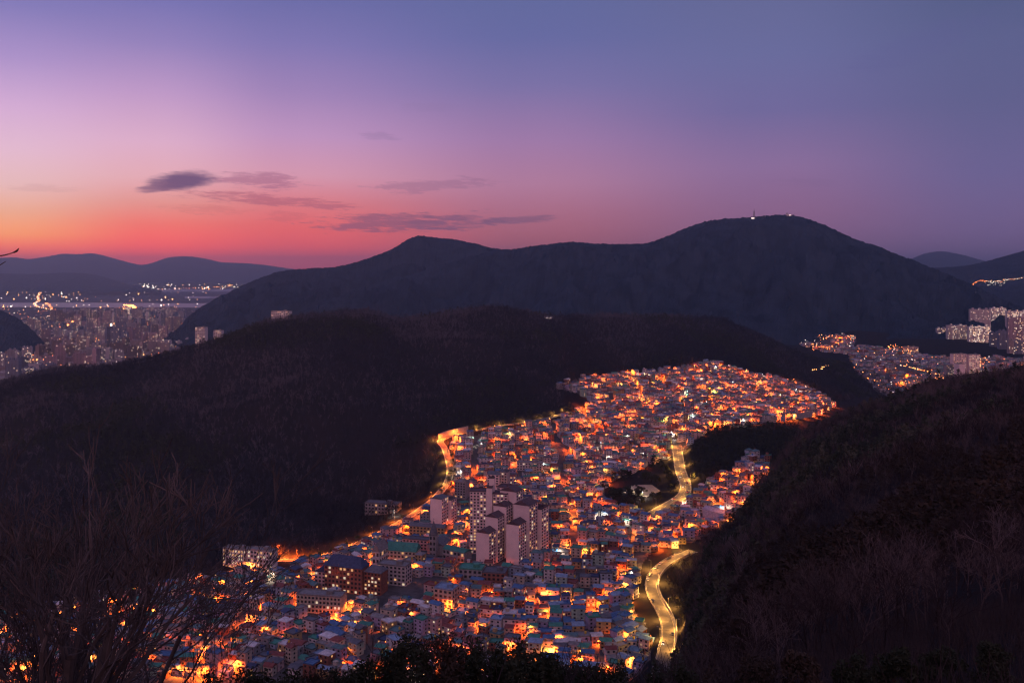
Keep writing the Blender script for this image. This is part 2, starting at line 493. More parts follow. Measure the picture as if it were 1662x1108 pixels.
z_ = 'z'
K = [
    curve((0, z_, 318.35, 1.0), (1, z_, 318.35, 1.0)),
    curve((0, z_, 318.2, 1.9), (1, z_, 318.2, 1.9)),
    curve((900, z_, 314.9, 6), (1100, z_, 315.0, 6), (1300, z_, 315.6, 6), (1662, z_, 316.0, 6)),
    curve((900, z_, 311.7, 12.5), (1100, z_, 311.9, 12.5), (1300, z_, 312.8, 12.5), (1662, z_, 313.4, 12.5)),
    curve((900, z_, 305.0, 25), (1100, z_, 305.5, 25), (1300, z_, 307.3, 25), (1662, z_, 308.3, 25), (1900, z_, 309, 25)),
    curve((1000, z_, 248, 120), (1100, z_, 254, 120), (1200, 1100, 120), (1300, 1020, 120), (1450, 945, 120), (1662, 872, 120), (1900, 820, 120)),
    curve((1000, z_, 144, 300), (1060, z_, 152, 300), (1100, 1145, 300), (1200, 985, 300), (1300, 890, 300), (1450, 806, 300), (1662, 728, 300), (1900, 690, 300)),
    curve((1000, z_, 62, 450), (1050, 1096, 530), (1085, 1060, 580), (1115, 1010, 620), (1150, 895, 700), (1200, 838, 800), (1240, 782, 900), (1290, 722, 1000), (1350, 688, 1050),
          (1440, 658, 1050), (1500, 637, 950), (1580, 622, 850), (1662, 609, 750), (1900, 575, 600)),
    curve((1000, z_, 58, 600), (1050, z_, 57, 640), (1085, z_, 58, 680), (1115, z_, 60, 730), (1150, z_, 70, 820), (1200, z_, 85, 900), (1240, z_, 95, 1000), (1290, z_, 104, 1120), (1350, z_, 98, 1180),
          (1440, z_, 70, 1300), (1662, z_, 70, 1250), (1900, z_, 70, 1200)),
    curve((-300, z_, 55, 600), (0, z_, 55, 640), (370, z_, 57, 705), (600, z_, 58, 740), (800, z_, 58, 800), (1000, z_, 64, 850), (1060, z_, 72, 900), (1100, z_, 80, 950), (1150, z_, 100, 1080), (1200, z_, 112, 1150), (1240, z_, 112, 1190),
          (1290, z_, 110, 1300), (1350, z_, 92, 1450), (1400, z_, 60, 1600), (1440, z_, 44, 1750), (1662, z_, 44, 1750)),
    curve((-300, 1040, 650), (0, 1000, 690), (200, 960, 740), (370, 925, 785), (500, 905, 825), (600, 868, 885), (690, 812, 980), (718, 735, 1110), (740, 703, 1175), (850, 682, 1235), (915, 664, 1300),
          (935, 630, 1480), (1050, 606, 1650), (1150, 593, 1750), (1250, 613, 1730), (1310, 632, 1650), (1345, 654, 1600), (1400, 648, 1900), (1440, 640, 2050), (1540, 635, 2050), (1662, 630, 2000)),
    curve((-300, 690, 1350), (0, 632, 1400), (60, 612, 1415), (100, 605, 1430), (180, 601, 1450), (280, 578, 1480), (370, 553, 1500), (420, 530, 1520), (480, 518, 1550), (540, 512, 1580), (590, 508, 1600), (620, 514, 1620), (650, 523, 1640),
          (700, 516, 1680), (750, 509, 1700), (790, 503, 1720), (830, 507, 1760), (870, 513, 1780), (900, 518, 1800), (1000, 515, 1950), (1100, 518, 2050), (1170, 522, 2100), (1240, 550, 2150), (1300, 580, 2150),
          (1345, 596, 2150), (1400, 620, 2200), (1440, 606, 2350), (1540, 598, 2350), (1662, 596, 2350)),
    curve((-300, z_, 8, 2000), (0, z_, 8, 2000), (300, z_, 8, 2080), (420, z_, 12, 2200), (600, z_, 30, 2300), (1200, z_, 40, 2600), (1300, z_, 56, 2560), (1345, z_, 62, 2600), (1440, z_, 84, 2900), (1540, z_, 92, 2900), (1662, z_, 80, 2850)),
    curve((-300, z_, 5, 3600), (400, z_, 5, 3600), (520, z_, 30, 3300), (1200, z_, 60, 3300), (1345, z_, 100, 3150), (1440, z_, 116, 3350), (1540, z_, 118, 3350), (1662, z_, 104, 3350)),
    curve((0, z_, 4, 6000), (420, z_, 4, 6000), (700, z_, 40, 6000), (1662, z_, 70, 6000)),
    curve((0, z_, 3.0, 30500), (1, z_, 3.0, 30500)),
]
KD = np.array([k[0] for k in K]); KZ = np.array([k[1] for k in K])

def pchip(x, y, xi):
    h = np.diff(x); d = np.diff(y) / h
    m = np.zeros_like(y)
    for i in range(1, len(x) - 1):
        if d[i - 1] * d[i] > 0:
            w1, w2 = 2 * h[i] + h[i - 1], h[i] + 2 * h[i - 1]
            m[i] = (w1 + w2) / (w1 / d[i - 1] + w2 / d[i])
    m[0], m[-1] = d[0], d[-1]
    j = np.clip(np.searchsorted(x, xi) - 1, 0, len(x) - 2)
    t = (xi - x[j]) / h[j]
    t = np.clip(t, 0, 1)
    return ((2 * t ** 3 - 3 * t ** 2 + 1) * y[j] + (t ** 3 - 2 * t ** 2 + t) * h[j] * m[j]
            + (-2 * t ** 3 + 3 * t ** 2) * y[j + 1] + (t ** 3 - t ** 2) * h[j] * m[j + 1])

H = np.empty((len(U), len(DR)))
for i in range(len(U)):
    H[i] = pchip(KD[:, i], KZ[:, i], DR)
ker = np.exp(-0.5 * (np.arange(-8, 9) / 3.0) ** 2); ker /= ker.sum()
Hp = np.pad(H, ((8, 8), (0, 0)), mode='edge')
H = sum(ker[k] * Hp[k:k + len(U)] for k in range(17))

XX = (U[:, None] - CX) / F * DR[None, :]
YY = np.repeat(DR[None, :], len(U), 0)
# spurs and gullies of the wooded hill; small hummocks on the near slope
d7, d8, d9 = KD[10][:, None], KD[11][:, None], KD[12][:, None]
fr = np.clip((YY - d7) / (d8 - d7), 0, 1)
leftside = np.clip((1400 - U[:, None]) / 60, 0, 1)
spur = fbm(XX / 210 + 3.1, YY / 260, 5, 4)
spur = -np.abs(spur) * 2 + 0.5
H += leftside * np.sin(np.pi * fr) ** 0.8 * (YY < d8) * spur * 40
H += leftside * ((YY > d7) & (YY < d9)) * np.minimum(1, np.abs(YY - d7) / 60) * fbm(XX / 28, YY / 28, 9, 3) * 3.0
near = np.clip((U[:, None] - 1040) / 120, 0, 1) * np.clip((YY - 25) / 120, 0, 1) * np.clip((KD[7][:, None] - YY) / 90, 0, 1)
H += near * (fbm(XX / 90, YY / 90, 21, 4) * 12 + fbm(XX / 14, YY / 14, 25, 2) * 1.2)

def height(x, y):
    x = np.asarray(x, float); y = np.maximum(np.asarray(y, float), DR[0])
    px = np.clip(CX + F * x / y, U[0], U[-1] - 1e-6)
    fi = np.interp(px, U, np.arange(len(U))); fj = np.interp(np.log(y), LDR, np.arange(len(DR)))
    i = np.clip(fi.astype(int), 0, len(U) - 2); j = np.clip(fj.astype(int), 0, len(DR) - 2)
    a, b = fi - i, fj - j
    return (H[i, j] * (1 - a) + H[i + 1, j] * a) * (1 - b) + (H[i, j + 1] * (1 - a) + H[i + 1, j + 1] * a) * b

def hz(x, y):
    return float(height(np.array([x]), np.array([y]))[0])

MARCH = np.concatenate([np.geomspace(4, 480, 300), np.geomspace(480, 4000, 4000), np.geomspace(4000, 30000, 1500)])
def ground_at(px, py, dmin=4.0):
    """the first ground point seen through a photo pixel"""
    D = MARCH[MARCH >= dmin]
    x = (px - CX) / F * D
    zt = height(x, D)
    hit = np.nonzero(zt >= zrow(py, D))[0]
    k = hit[0] if len(hit) else len(D) - 1
    return Vector((x[k], D[k], zt[k]))

def project(x, y, z):
    return CX + F * x / y, HY - F * (z - ZC) / y

# ---------------------------------------------------------------- roads laid on the land (they cut their own bench into it)
def smooth_line(pts, step=5.0, rounds=3):
    P = [Vector(p) for p in pts]
    for _ in range(rounds):
        Q = [P[0]]
        for a, b in zip(P[:-1], P[1:]):
            Q += [a * 0.75 + b * 0.25, a * 0.25 + b * 0.75]
        P = Q + [P[-1]]
    L = [0.0]
    for a, b in zip(P[:-1], P[1:]): L.append(L[-1] + (b - a).length)
    n = max(3, int(L[-1] / step))
    s = np.linspace(0, L[-1], n)
    A = np.array([[p.x, p.y, p.z] for p in P])
    return np.stack([np.interp(s, L, A[:, i]) for i in range(3)], 1)

def bench(line, half, soft):
    global H
    P = line
    lo, hi = P[:, 1].min() - soft * 2, P[:, 1].max() + soft * 2
    j0, j1 = np.searchsorted(DR, [max(lo, 2), hi])
    pxs = CX + F * P[:, 0] / P[:, 1]
    mpx = F * soft * 2 / max(lo, 50)
    i0, i1 = np.searchsorted(U, [pxs.min() - mpx, pxs.max() + mpx])
    xs, ys = XX[i0:i1, j0:j1], YY[i0:i1, j0:j1]
    best = np.full(xs.shape, 1e9); zz = np.zeros(xs.shape)
    for a, b in zip(P[:-1], P[1:]):
        d = b[:2] - a[:2]; L2 = max((d ** 2).sum(), 1e-9)
        t = np.clip(((xs - a[0]) * d[0] + (ys - a[1]) * d[1]) / L2, 0, 1)
        dist = np.hypot(xs - a[0] - t * d[0], ys - a[1] - t * d[1])
        upd = dist < best
        best = np.where(upd, dist, best); zz = np.where(upd, a[2] + t * (b[2] - a[2]), zz)
    w = np.clip(1 - (best - half) / soft, 0, 1); w = w * w * (3 - 2 * w)
    H[i0:i1, j0:j1] = H[i0:i1, j0:j1] * (1 - w) + (zz - 0.12) * w

ROADS = []   # (line, width, key)
def road(key, pix, width, soft=8.0, zoff=0.0, smooth=9):
    pts = [ground_at(px, py, dm) for px, py, dm in pix]
    L = smooth_line(pts)
    k = np.ones(smooth) / smooth
    zp = np.pad(L[:, 2], smooth // 2, mode='edge')
    L[:, 2] = np.convolve(zp, k, 'valid')[:len(L)] + zoff
    ROADS.append((L, width, key))
    bench(L, width / 2 + 1.5, soft)
    return L

R_bend = road('bend', [(1125, 893, 620), (1097, 905, 560), (1076, 917, 560), (1061, 933, 560), (1056, 951, 560), (1062, 970, 560), (1074, 989, 540), (1084, 1010, 540), (1086, 1035, 540), (1078, 1065, 520), (1068, 1100, 500)], 9.6, 8.0)
R_main = road('avenue', [(1098, 722, 900), (1101, 742, 900), (1104, 765, 900), (1114, 786, 880), (1111, 803, 860), (1088, 817, 820), (1062, 831, 800), (1046, 841, 800)], 12.0, 8.0)
R_wood = road('forest', [(925, 668, 1200), (890, 679, 1180), (850, 686, 1180), (800, 692, 1140), (755, 702, 1120), (722, 709, 1100), (712, 716, 1090), (722, 727, 1060), (728, 745, 1000), (732, 765, 950), (726, 785, 930), (708, 806, 900), (690, 822, 880),
                         (660, 841, 870), (630, 858, 860), (600, 873, 850), (565, 888, 830), (535, 899, 800), (505, 908, 790), (478, 910, 780), (455, 907, 770), (430, 915, 760), (395, 924, 750), (360, 932, 740)], 8.0, 8.0)
ALLROAD = [(L, w) for L, w, _ in ROADS]

def road_dist(x, y):
    best = np.full(np.shape(x), 1e9)
    for L, w in ALLROAD:
        for a, b in zip(L[:-1], L[1:]):
            d = b[:2] - a[:2]; L2 = max((d ** 2).sum(), 1e-9)
            t = np.clip(((x - a[0]) * d[0] + (y - a[1]) * d[1]) / L2, 0, 1)
            best = np.minimum(best, np.hypot(x - a[0] - t * d[0], y - a[1] - t * d[1]) - w / 2)
    return best

# sports field bench
FIELD = [ground_at(*p) for p in ((1012, 806, 800), (1030, 787, 800), (1058, 782, 800), (1072, 792, 800), (1050, 808, 800))]
fz = sum(p.z for p in FIELD) / len(FIELD)
fc = sum(FIELD, Vector()) / len(FIELD)
bench(np.array([[fc.x - 14, fc.y - 6, fz], [fc.x + 14, fc.y + 8, fz]]), 20.0, 10.0)

# ---------------------------------------------------------------- village limits (photo outline dropped onto the land)
def inside(px, py, poly):
    px, py = np.asarray(px), np.asarray(py)
    r = np.zeros(px.shape, bool)
    n = len(poly)
    for i in range(n):
        x0, y0 = poly[i]; x1, y1 = poly[(i + 1) % n]
        c = ((y0 > py) != (y1 > py)) & (px < (x1 - x0) * (py - y0) / (y1 - y0 + 1e-12) + x0)
        r ^= c
    return r

V_MAIN = [(692, 826), (722, 806), (738, 790), (742, 765), (736, 740), (730, 722), (745, 712), (800, 702), (855, 694), (922, 676), (965, 655), (940, 640), (905, 630), (935, 616), (1000, 610), (1060, 605), (1130, 596), (1142, 588), (1170, 592), (1205, 606),
          (1255, 616), (1300, 626), (1322, 640), (1356, 657), (1330, 674), (1215, 690), (1160, 693), (1125, 718), (1112, 732), (1088, 742), (1084, 752), (1030, 772), (985, 795), (985, 815), (1030, 830), (1050, 833), (1000, 868),
          (1130, 800), (1140, 788), (1190, 765), (1215, 736), (1256, 747), (1246, 778), (1222, 795), (1212, 828), (1180, 856), (1125, 880), (1060, 893), (1042, 915), (1038, 935), (1025, 975), (1035, 1010), (1055, 1060), (1062, 1190), (-160, 1190), (-160, 1030), (0, 1006), (200, 968), (330, 940), (372, 938), (470, 922), (510, 916), (570, 893), (610, 876), (660, 848)]
V_UPPER = [(1000, 868), (1035, 855), (1095, 822), (1118, 806), (1130, 800)]
V_RIGHT = [(1275, 546), (1300, 545), (1385, 545), (1390, 556), (1375, 575), (1340, 572), (1300, 560)]
V_RIGHT2 = [(1378, 566), (1400, 560), (1440, 568), (1500, 577), (1560, 584), (1600, 582), (1700, 580), (1700, 612), (1690, 640), (1580, 640), (1500, 640), (1440, 645), (1415, 628), (1392, 606), (1380, 585)]
KNOLL = [(1118, 772), (1123, 728), (1160, 697), (1215, 695), (1300, 693), (1290, 712), (1258, 742), (1215, 735), (1190, 762), (1140, 787)]
PARK = [(975, 800), (1000, 778), (1080, 745), (1096, 758), (1102, 785), (1096, 802), (1060, 822), (1030, 828), (1000, 825)]

# ---------------------------------------------------------------- ground mesh
PXg = np.repeat(U[:, None], len(DR), 1)
PYg = HY - F * (H - ZC) / YY
inv = inside(PXg, PYg, V_MAIN) & (YY > 560) & (YY < 1850) & ~inside(PXg, PYg, KNOLL) & ~inside(PXg, PYg, PARK)
zone = np.zeros(H.shape, int)
zone[inv] = 1
zone[(YY > 1950) & (H < 40) & (PXg < 620)] = 2
zone[(YY > 2350) & (PXg > 1250) & (inside(PXg, PYg, V_RIGHT))] = 1
zone[(YY > 1850) & (PXg > 1300) & inside(PXg, PYg, V_RIGHT2)] = 1
nU, nD = H.shape
idx = np.arange(nU * nD).reshape(nU, nD)
quads = np.stack([idx[:-1, :-1], idx[1:, :-1], idx[1:, 1:], idx[:-1, 1:]], -1).reshape(-1, 4)
zf = zone[:-1, :-1].reshape(-1)
gr = np_obj('ground', np.stack([XX, YY, H], -1).reshape(-1, 3), quads, [M['forest_floor'], M['paving'], M['city_ground'], M['terrace']], zf, True)
tag(gr, 'bare wooded slopes falling into the village valley and the plain', kind='structure')
b = MB()
b.add([(-30900, -400, -6), (30900, -400, -6), (30900, 30900, -6), (-30900, 30900, -6)], [(0, 1, 2, 3)])
o = b.build('plain', M['city_ground']); tag(o, 'flat delta plain reaching to the horizon', kind='structure')
b = MB()
b.box(0, -12, 317.4, 40, 26.4, 0.9)
o = b.build('path', M['forest_floor']); tag(o, 'trodden earth ledge of the lookout', kind='structure')

# river arms across the delta
def band(pix, D0, D1, z):
    n = 24
    vs, fs = [], []
    for i in range(n + 1):
        px = pix[0] + (pix[1] - pix[0]) * i / n
        w = 0.16 * math.sin(i * 0.9) + 0.1 * math.sin(i * 2.3)
        a, b_ = D0 * (1 + 0.02 * w + pix[2] * (i / n - 0.5)), D1 * (1 - 0.03 * w + pix[2] * (i / n - 0.5))
        vs += [((px - CX) / F * a, a, z), ((px - CX) / F * b_, b_, z)]
        if i: fs.append((2 * i - 2, 2 * i, 2 * i + 1, 2 * i - 1))
    return vs, fs
for pix, D0, D1 in (((-600, 345, -0.04), 7800, 8900), ((215, 430, 0.02), 13600, 15400), ((300, 420, 0.0), 10300, 11000)):
    b = MB(); b.add(*band(pix, D0, D1, 6.0))
    o = b.build('river', M['water']); tag(o, 'pale river arm mirroring the sunset', kind='structure')

# ---------------------------------------------------------------- far mountains
def mountain(name, ridge, foot, D, Dfoot, Dback, label, amp, step=2.0, rows=70, seed=1, m=None, fuzz=3.5, zb=0.0, expo=0.85):
    rx = np.array([p[0] for p in ridge], float); ry = np.array([p[1] for p in ridge], float)
    us = np.arange(rx[0], rx[-1] + step, step)
    py = np.interp(us, rx, ry)
    kk = np.exp(-0.5 * (np.arange(-6, 7) / 2.4) ** 2); kk /= kk.sum()
    py = np.convolve(np.pad(py, 6, mode='edge'), kk, 'valid')
    zr = zrow(py, D)
    fx = np.interp(us, [p[0] for p in foot], [p[1] for p in foot])
    zf_ = zrow(fx, Dfoot)
    nb = 14
    V = np.zeros((len(us), rows + nb, 3))
    for j in range(rows + nb):
        if j < rows:
            t = j / (rows - 1)
            d = Dfoot + (D - Dfoot) * t
            z = zf_ + (zr - zf_) * (t ** expo)
            a = math.sin(math.pi * t) ** 0.8
        else:
            t = (j - rows + 1) / nb
            d = D + (Dback - D) * t
            z = zr + (zb - 20 - zr) * t
            a = 0.3 * t
        x = (us - CX) / F * d
        s = fbm(x / (D * 0.07) + seed, np.full_like(x, d) / (D * 0.10) + 2 * seed, seed, 5)
        z = z + a * amp * (-np.abs(s) * 2 + 0.55)
        V[:, j] = np.stack([x, np.full_like(x, d), z], 1)
    V[:, :, 2] += rng.normal(0, fuzz * 0.35, V.shape[:2]) + np.abs(rng.normal(0, fuzz * 0.4, V.shape[:2]))
    n1, n2 = V.shape[:2]
    ii = np.arange(n1 * n2).reshape(n1, n2)
    q = np.stack([ii[:-1, :-1], ii[1:, :-1], ii[1:, 1:], ii[:-1, 1:]], -1).reshape(-1, 4)
    o = np_obj(name, V.reshape(-1, 3), q, m or M['mountain_wood'], None, False)
    tag(o, label, kind='structure')
    return o

mountain('mountain', [(200, 590), (250, 566), (290, 547), (300, 527), (330, 502), (380, 469), (430, 448), (470, 438.5), (545, 435.5), (590, 423), (640, 403), (660, 389), (680, 382), (700, 385), (735, 388.5), (755, 392), (770, 396), (805, 404), (840, 407), (870, 405), (900, 410), (1000, 440), (1100, 470)],
         [(200, 640), (290, 585), (500, 585), (1100, 560)], 4700, 3150, 6000, 'dark wooded mountain with a small pointed peak', 150, seed=3)
mountain('mountain', [(300, 575), (380, 553), (480, 520), (560, 482), (620, 460), (680, 442), (740, 424), (800, 409), (840, 404), (870, 398.5), (930, 393.5), (960, 397), (990, 397), (1050, 395.5), (1080, 386), (1110, 371), (1150, 358), (1180, 355.5), (1222, 352.5), (1250, 350), (1270, 348.5), (1295, 351), (1330, 363), (1390, 389), (1450, 411), (1500, 434), (1550, 456), (1590, 476), (1620, 492), (1680, 530), (1740, 560)],
         [(300, 590), (560, 585), (1200, 560), (1400, 562), (1590, 545), (1740, 575)], 3900, 2950, 5000, 'broad dark mountain carrying the radio station on its summit', 150, seed=8)
mountain('hill', [(1430, 470), (1480, 447), (1515, 435), (1560, 432.5), (1590, 427), (1620, 419), (1662, 407), (1720, 392), (1800, 375), (1900, 380), (2100, 430)],
         [(1430, 520), (1662, 512), (2100, 520)], 6000, 4300, 7500, 'dark hill with a lit road across its flank', 60, seed=12)
mountain('hill', [(1440, 432), (1480, 420), (1500, 411), (1528, 407), (1560, 413), (1600, 424), (1660, 440), (1760, 452)], [(1440, 450), (1760, 455)], 15000, 12500, 17000, 'faint hill far beyond the saddle', 60, seed=14, step=3, rows=24)
mountain('mountain', [(-700, 420), (-300, 428), (-120, 420), (0, 418.5), (26, 417.5), (45, 421), (75, 417), (100, 411.5), (125, 413), (150, 410.5), (170, 415), (190, 421), (230, 431), (250, 426), (270, 418), (290, 416), (310, 416), (335, 420), (360, 426), (400, 427), (430, 430), (470, 436), (520, 441), (600, 446), (700, 452)],
         [(-700, 458), (700, 459)], 20000, 16500, 24000, 'pale violet range far across the delta under the sunset', 90, seed=21, step=2.5, rows=30)
mountain('hill', [(-500, 445), (-200, 441), (0, 443.5), (50, 445), (100, 442.5), (140, 443.5), (165, 448), (200, 459), (230, 465), (262, 474)], [(-500, 472), (262, 474)], 13500, 11500, 15500, 'low violet hill at the edge of the delta', 50, seed=23, step=2.5, rows=24)
mountain('hill', [(-260, 520), (-120, 498), (-40, 495), (0, 503), (20, 512), (38, 522), (60, 543), (76, 562), (92, 580)], [(-260, 590), (0, 572), (92, 582)], 3700, 3250, 4200, 'dark wooded knoll rising out of the city', 14, seed=25, rows=36)

# ---------------------------------------------------------------- road surfaces, kerbs, markings
def ribbon(L, offs0, offs1, z, mi=0, s0=0, s1=None):
    P = L[s0:s1]
    d = np.gradient(P[:, :2], axis=0); d /= np.maximum(np.linalg.norm(d, axis=1, keepdims=True), 1e-9)
    nrm = np.stack([d[:, 1], -d[:, 0]], 1)
    a = P[:, :2] + nrm * offs0; c = P[:, :2] + nrm * offs1
    vs = []
    for p, q, zz in zip(a, c, P[:, 2]): vs += [(p[0], p[1], zz + z), (q[0], q[1], zz + z)]
    fs = [(2 * i, 2 * i + 1, 2 * i + 3, 2 * i + 2) for i in range(len(P) - 1)]
    return vs, fs
def wall_strip(b, L, off, th, z0, h, s0=0, s1=None):
    P = L[s0:s1]
    d = np.gradient(P[:, :2], axis=0); d /= np.maximum(np.linalg.norm(d, axis=1, keepdims=True), 1e-9)
    nrm = np.stack([d[:, 1], -d[:, 0]], 1)
    a = P[:, :2] + nrm * (off - th / 2); c = P[:, :2] + nrm * (off + th / 2)
    vs = []
    for p, q, zz in zip(a, c, P[:, 2]): vs += [(p[0], p[1], zz + z0), (q[0], q[1], zz + z0), (q[0], q[1], zz + z0 + h), (p[0], p[1], zz + z0 + h)]
    fs = []
    for i in range(len(P) - 1):
        k = 4 * i
        for j in range(4): fs.append((k + j, k + (j + 1) % 4, k + 4 + (j + 1) % 4, k + 4 + j))
    fs += [(0, 1, 2, 3), tuple(range(4 * len(P) - 1, 4 * len(P) - 5, -1))]
    b.add(vs, fs)

for L, w, key in ROADS:
    b = MB(); b.add(*ribbon(L, -w / 2, w / 2, 0.10))
    o = b.build('road', M['asphalt']); tag(o, {'bend': 'wide road winding in an S below the slope', 'avenue': 'lit road dropping past the wooded knoll', 'forest': 'narrow road along the edge of the dark wood'}[key], kind='structure')
    b = MB()
    if w > 10:
        i = 0
        for i in range(0, len(L) - 2, 2):
            for off in ((-0.07, 0.07),):
                v, f = ribbon(L, off[0] * 2, off[1] * 2, 0.116, 0, i, i + 2); b.add(v, f)
    b.add(*ribbon(L, -w / 2 + 0.5, -w / 2 + 0.7, 0.114)); b.add(*ribbon(L, w / 2 - 0.7, w / 2 - 0.5, 0.114))
    o = b.build('road_markings', M['marking']); tag(o, 'painted lines on the road', kind='structure')
    b = MB()
    wall_strip(b, L, -w / 2 - 0.16, 0.3, -0.3, 0.54); wall_strip(b, L, w / 2 + 0.16, 0.3, -0.3, 0.54)
    o = b.build('kerb', M['kerb']); tag(o, 'pale concrete kerb along the road', kind='structure')

# ---------------------------------------------------------------- larger buildings
TAKEN = []      # (x, y, radius) kept clear of houses
def facade_windows(floors, bays, L, fh, z0, lit, seed, ww=0.55, wh=0.52):
    """window rectangles on a facade running 0..L: (u0, u1, z0, z1, state)"""
    r = random.Random(seed)
    out = []
    bw = L / bays
    for f in range(floors):
        for k in range(bays):
            q = r.random()
            st = 0 if q > lit else (1 if r.random() < 0.6 else 2)
            u = (k + 0.5) * bw
            out.append((u - bw * ww / 2, u + bw * ww / 2, z0 + f * fh + fh * 0.28, z0 + f * fh + fh * (0.28 + wh), st))
    return out
WMATS = [M['dark_glass'], M['win_warm'], M['win_white'], M['win_dim']]
_unit = {}
def pane_mesh(st):
    if st not in _unit:
        b = MB()
        b.box(0, 0, 0, 1, 0.08, 1, 0, 0)
        _unit[st] = b.mesh('window', [WMATS[st]])
    return _unit[st]
MAXW = 100
def put_windows(root, wins, ox, oy, ang, budget, rest):
    """place window panes along a facade that starts at (ox, oy) and runs in direction ang; its outside is to the right"""
    c, s = math.cos(ang), math.sin(ang)
    for u0, u1, z0, z1, st in wins:
        u = (u0 + u1) / 2
        x, y = ox + c * u + s * 0.03, oy + s * u - c * 0.03
        if budget[0] > 0:
            link_copy(pane_mesh(st), 'window', root, (x, y, z0), ang, (u1 - u0, 1, z1 - z0))
            budget[0] -= 1
        else:
            b = MB(); b.box(0, 0, 0, u1 - u0, 0.08, z1 - z0)
            rest.merge(b, (x, y, z0), ang, st)

def wing(root, x, y, w, d, h, rz, wall, roofm, rtype, floors, sides, lit, seed, budget, rest, base=4.0, roofh=3.0, bands=True, stair=True):
    """one block of a building in the local frame of root. w along local x, d along local y. sides: dict side -> bays"""
    b = MB(); b.box(x, y, -base, w, d, h + base, rz)
    if bands and sides:
        c, s = math.cos(rz), math.sin(rz)
        for side, bays in sides.items():
            L = w if side in 'fb' else d
            n = {'f': (0, -1), 'b': (0, 1), 'l': (-1, 0), 'r': (1, 0)}[side]
            off = (d if side in 'fb' else w) / 2 + 0.18
            fh = h / floors
            for f in range(floors):      # balcony parapets
                lx, ly = n[0] * off, n[1] * off
                sx, sy = (L * 0.96, 0.36) if side in 'fb' else (0.36, L * 0.96)
                b.box(x + c * lx - s * ly, y + s * lx + c * ly, f * fh - 0.1, sx, sy, fh * 0.30, rz)
            for k in range(bays + 1):    # party walls between bays
                t = (k / bays - 0.5) * L * 0.96
                lx, ly = (t, n[1] * off) if side in 'fb' else (n[0] * off, t)
                b.box(x + c * lx - s * ly, y + s * lx + c * ly, 0, 0.34, 0.34, h, rz)
    b.build('wall', wall, root)
    r = MB()
    if rtype == 'gable':
        r.gable(x, y, h + 0.002, w + 0.6, d + 0.6, roofh, rz)
    elif rtype == 'gable_y':
        r.gable(x, y, h + 0.002, d + 0.6, w + 0.6, roofh, rz + math.pi / 2)
    elif rtype == 'hip':
        r.gable(x, y, h + 0.002, w + 1.2, d + 1.2, roofh, rz, 0, d * 0.35)
    else:
        r.box(x, y, h + 0.002, w + 0.3, d + 0.3, 0.35, rz)
        c, s = math.cos(rz), math.sin(rz)
        for lx, ly, sx, sy in ((0, -d / 2 + 0.05, w + 0.28, 0.3), (0, d / 2 - 0.05, w + 0.28, 0.3), (-w / 2 + 0.05, 0, 0.3, d - 0.3), (w / 2 - 0.05, 0, 0.3, d - 0.3)):
            r.box(x + c * lx - s * ly, y + s * lx + c * ly, h + 0.352, sx, sy, 0.8, rz)
        if stair:
            r.box(x + c * w * 0.2, y + s * w * 0.2, h + 0.353, min(5, w * 0.25), min(4, d * 0.4), 2.8, rz)
    r.build('roof', roofm, root)
    c, s = math.cos(rz), math.sin(rz)
    def loc(lx, ly): return x + c * lx - s * ly, y + s * lx + c * ly
    fh = h / floors
    for side, bays in sides.items():
        if side == 'f': p, a, L = loc(-w / 2, -d / 2), rz, w
        if side == 'r': p, a, L = loc(w / 2, -d / 2), rz + math.pi / 2, d
        if side == 'b': p, a, L = loc(w / 2, d / 2), rz + math.pi, w
        if side == 'l': p, a, L = loc(-w / 2, d / 2), rz - math.pi / 2, d
        put_windows(root, facade_windows(floors, bays, L, fh, 0.0, lit, seed + ord(side)), p[0], p[1], a, budget, rest)

def building(name, px, py, rz, wings, label, cat, dmin=560, group=None, lamp=None):
    g = ground_at(px, py, dmin)
    root = empty(name, g, rz)
    tag(root, label, cat, group)
    budget, rest = [MAXW], MB()
    c, s = math.cos(rz), math.sin(rz)
    for i, w in enumerate(wings):
        wing(root, seed=hash((px, i)) % 9999, budget=budget, rest=rest, **w)
        x, y = g.x + c * w['x'] - s * w['y'], g.y + s * w['x'] + c * w['y']
        a = rz + w['rz']
        L = max(w['w'], w['d']); sh = min(w['w'], w['d'])
        n = max(1, int(round(L / sh)))
        dx, dy = (math.cos(a), math.sin(a)) if w['w'] >= w['d'] else (-math.sin(a), math.cos(a))
        for k in range(n):
            t = ((k + 0.5) / n - 0.5) * L
            TAKEN.append((x + dx * t, y + dy * t, sh * 0.72 + 2.0))
    if rest.v:
        o = rest.build('window', WMATS, root)
        o['kind'] = 'stuff'
    return root

tower_wall = mat('tower_wall', (0.84, 0.68, 0.64), 0.9, 0.10, 0.12)
tower_side = mat('tower_side', (0.58, 0.50, 0.44), 0.9, 0.15, 0.2)
tower_roof = mat('tower_roof', (0.11, 0.075, 0.085), 0.8, 0.3, 0.4)
rad = math.radians
def W(x, y, w, d, h, wall, roofm, rtype, floors, sides, lit, rz=0.0, **k):
    return dict(x=x, y=y, w=w, d=d, h=h, rz=rz, wall=wall, roofm=roofm, rtype=rtype, floors=floors, sides=sides, lit=lit, **k)

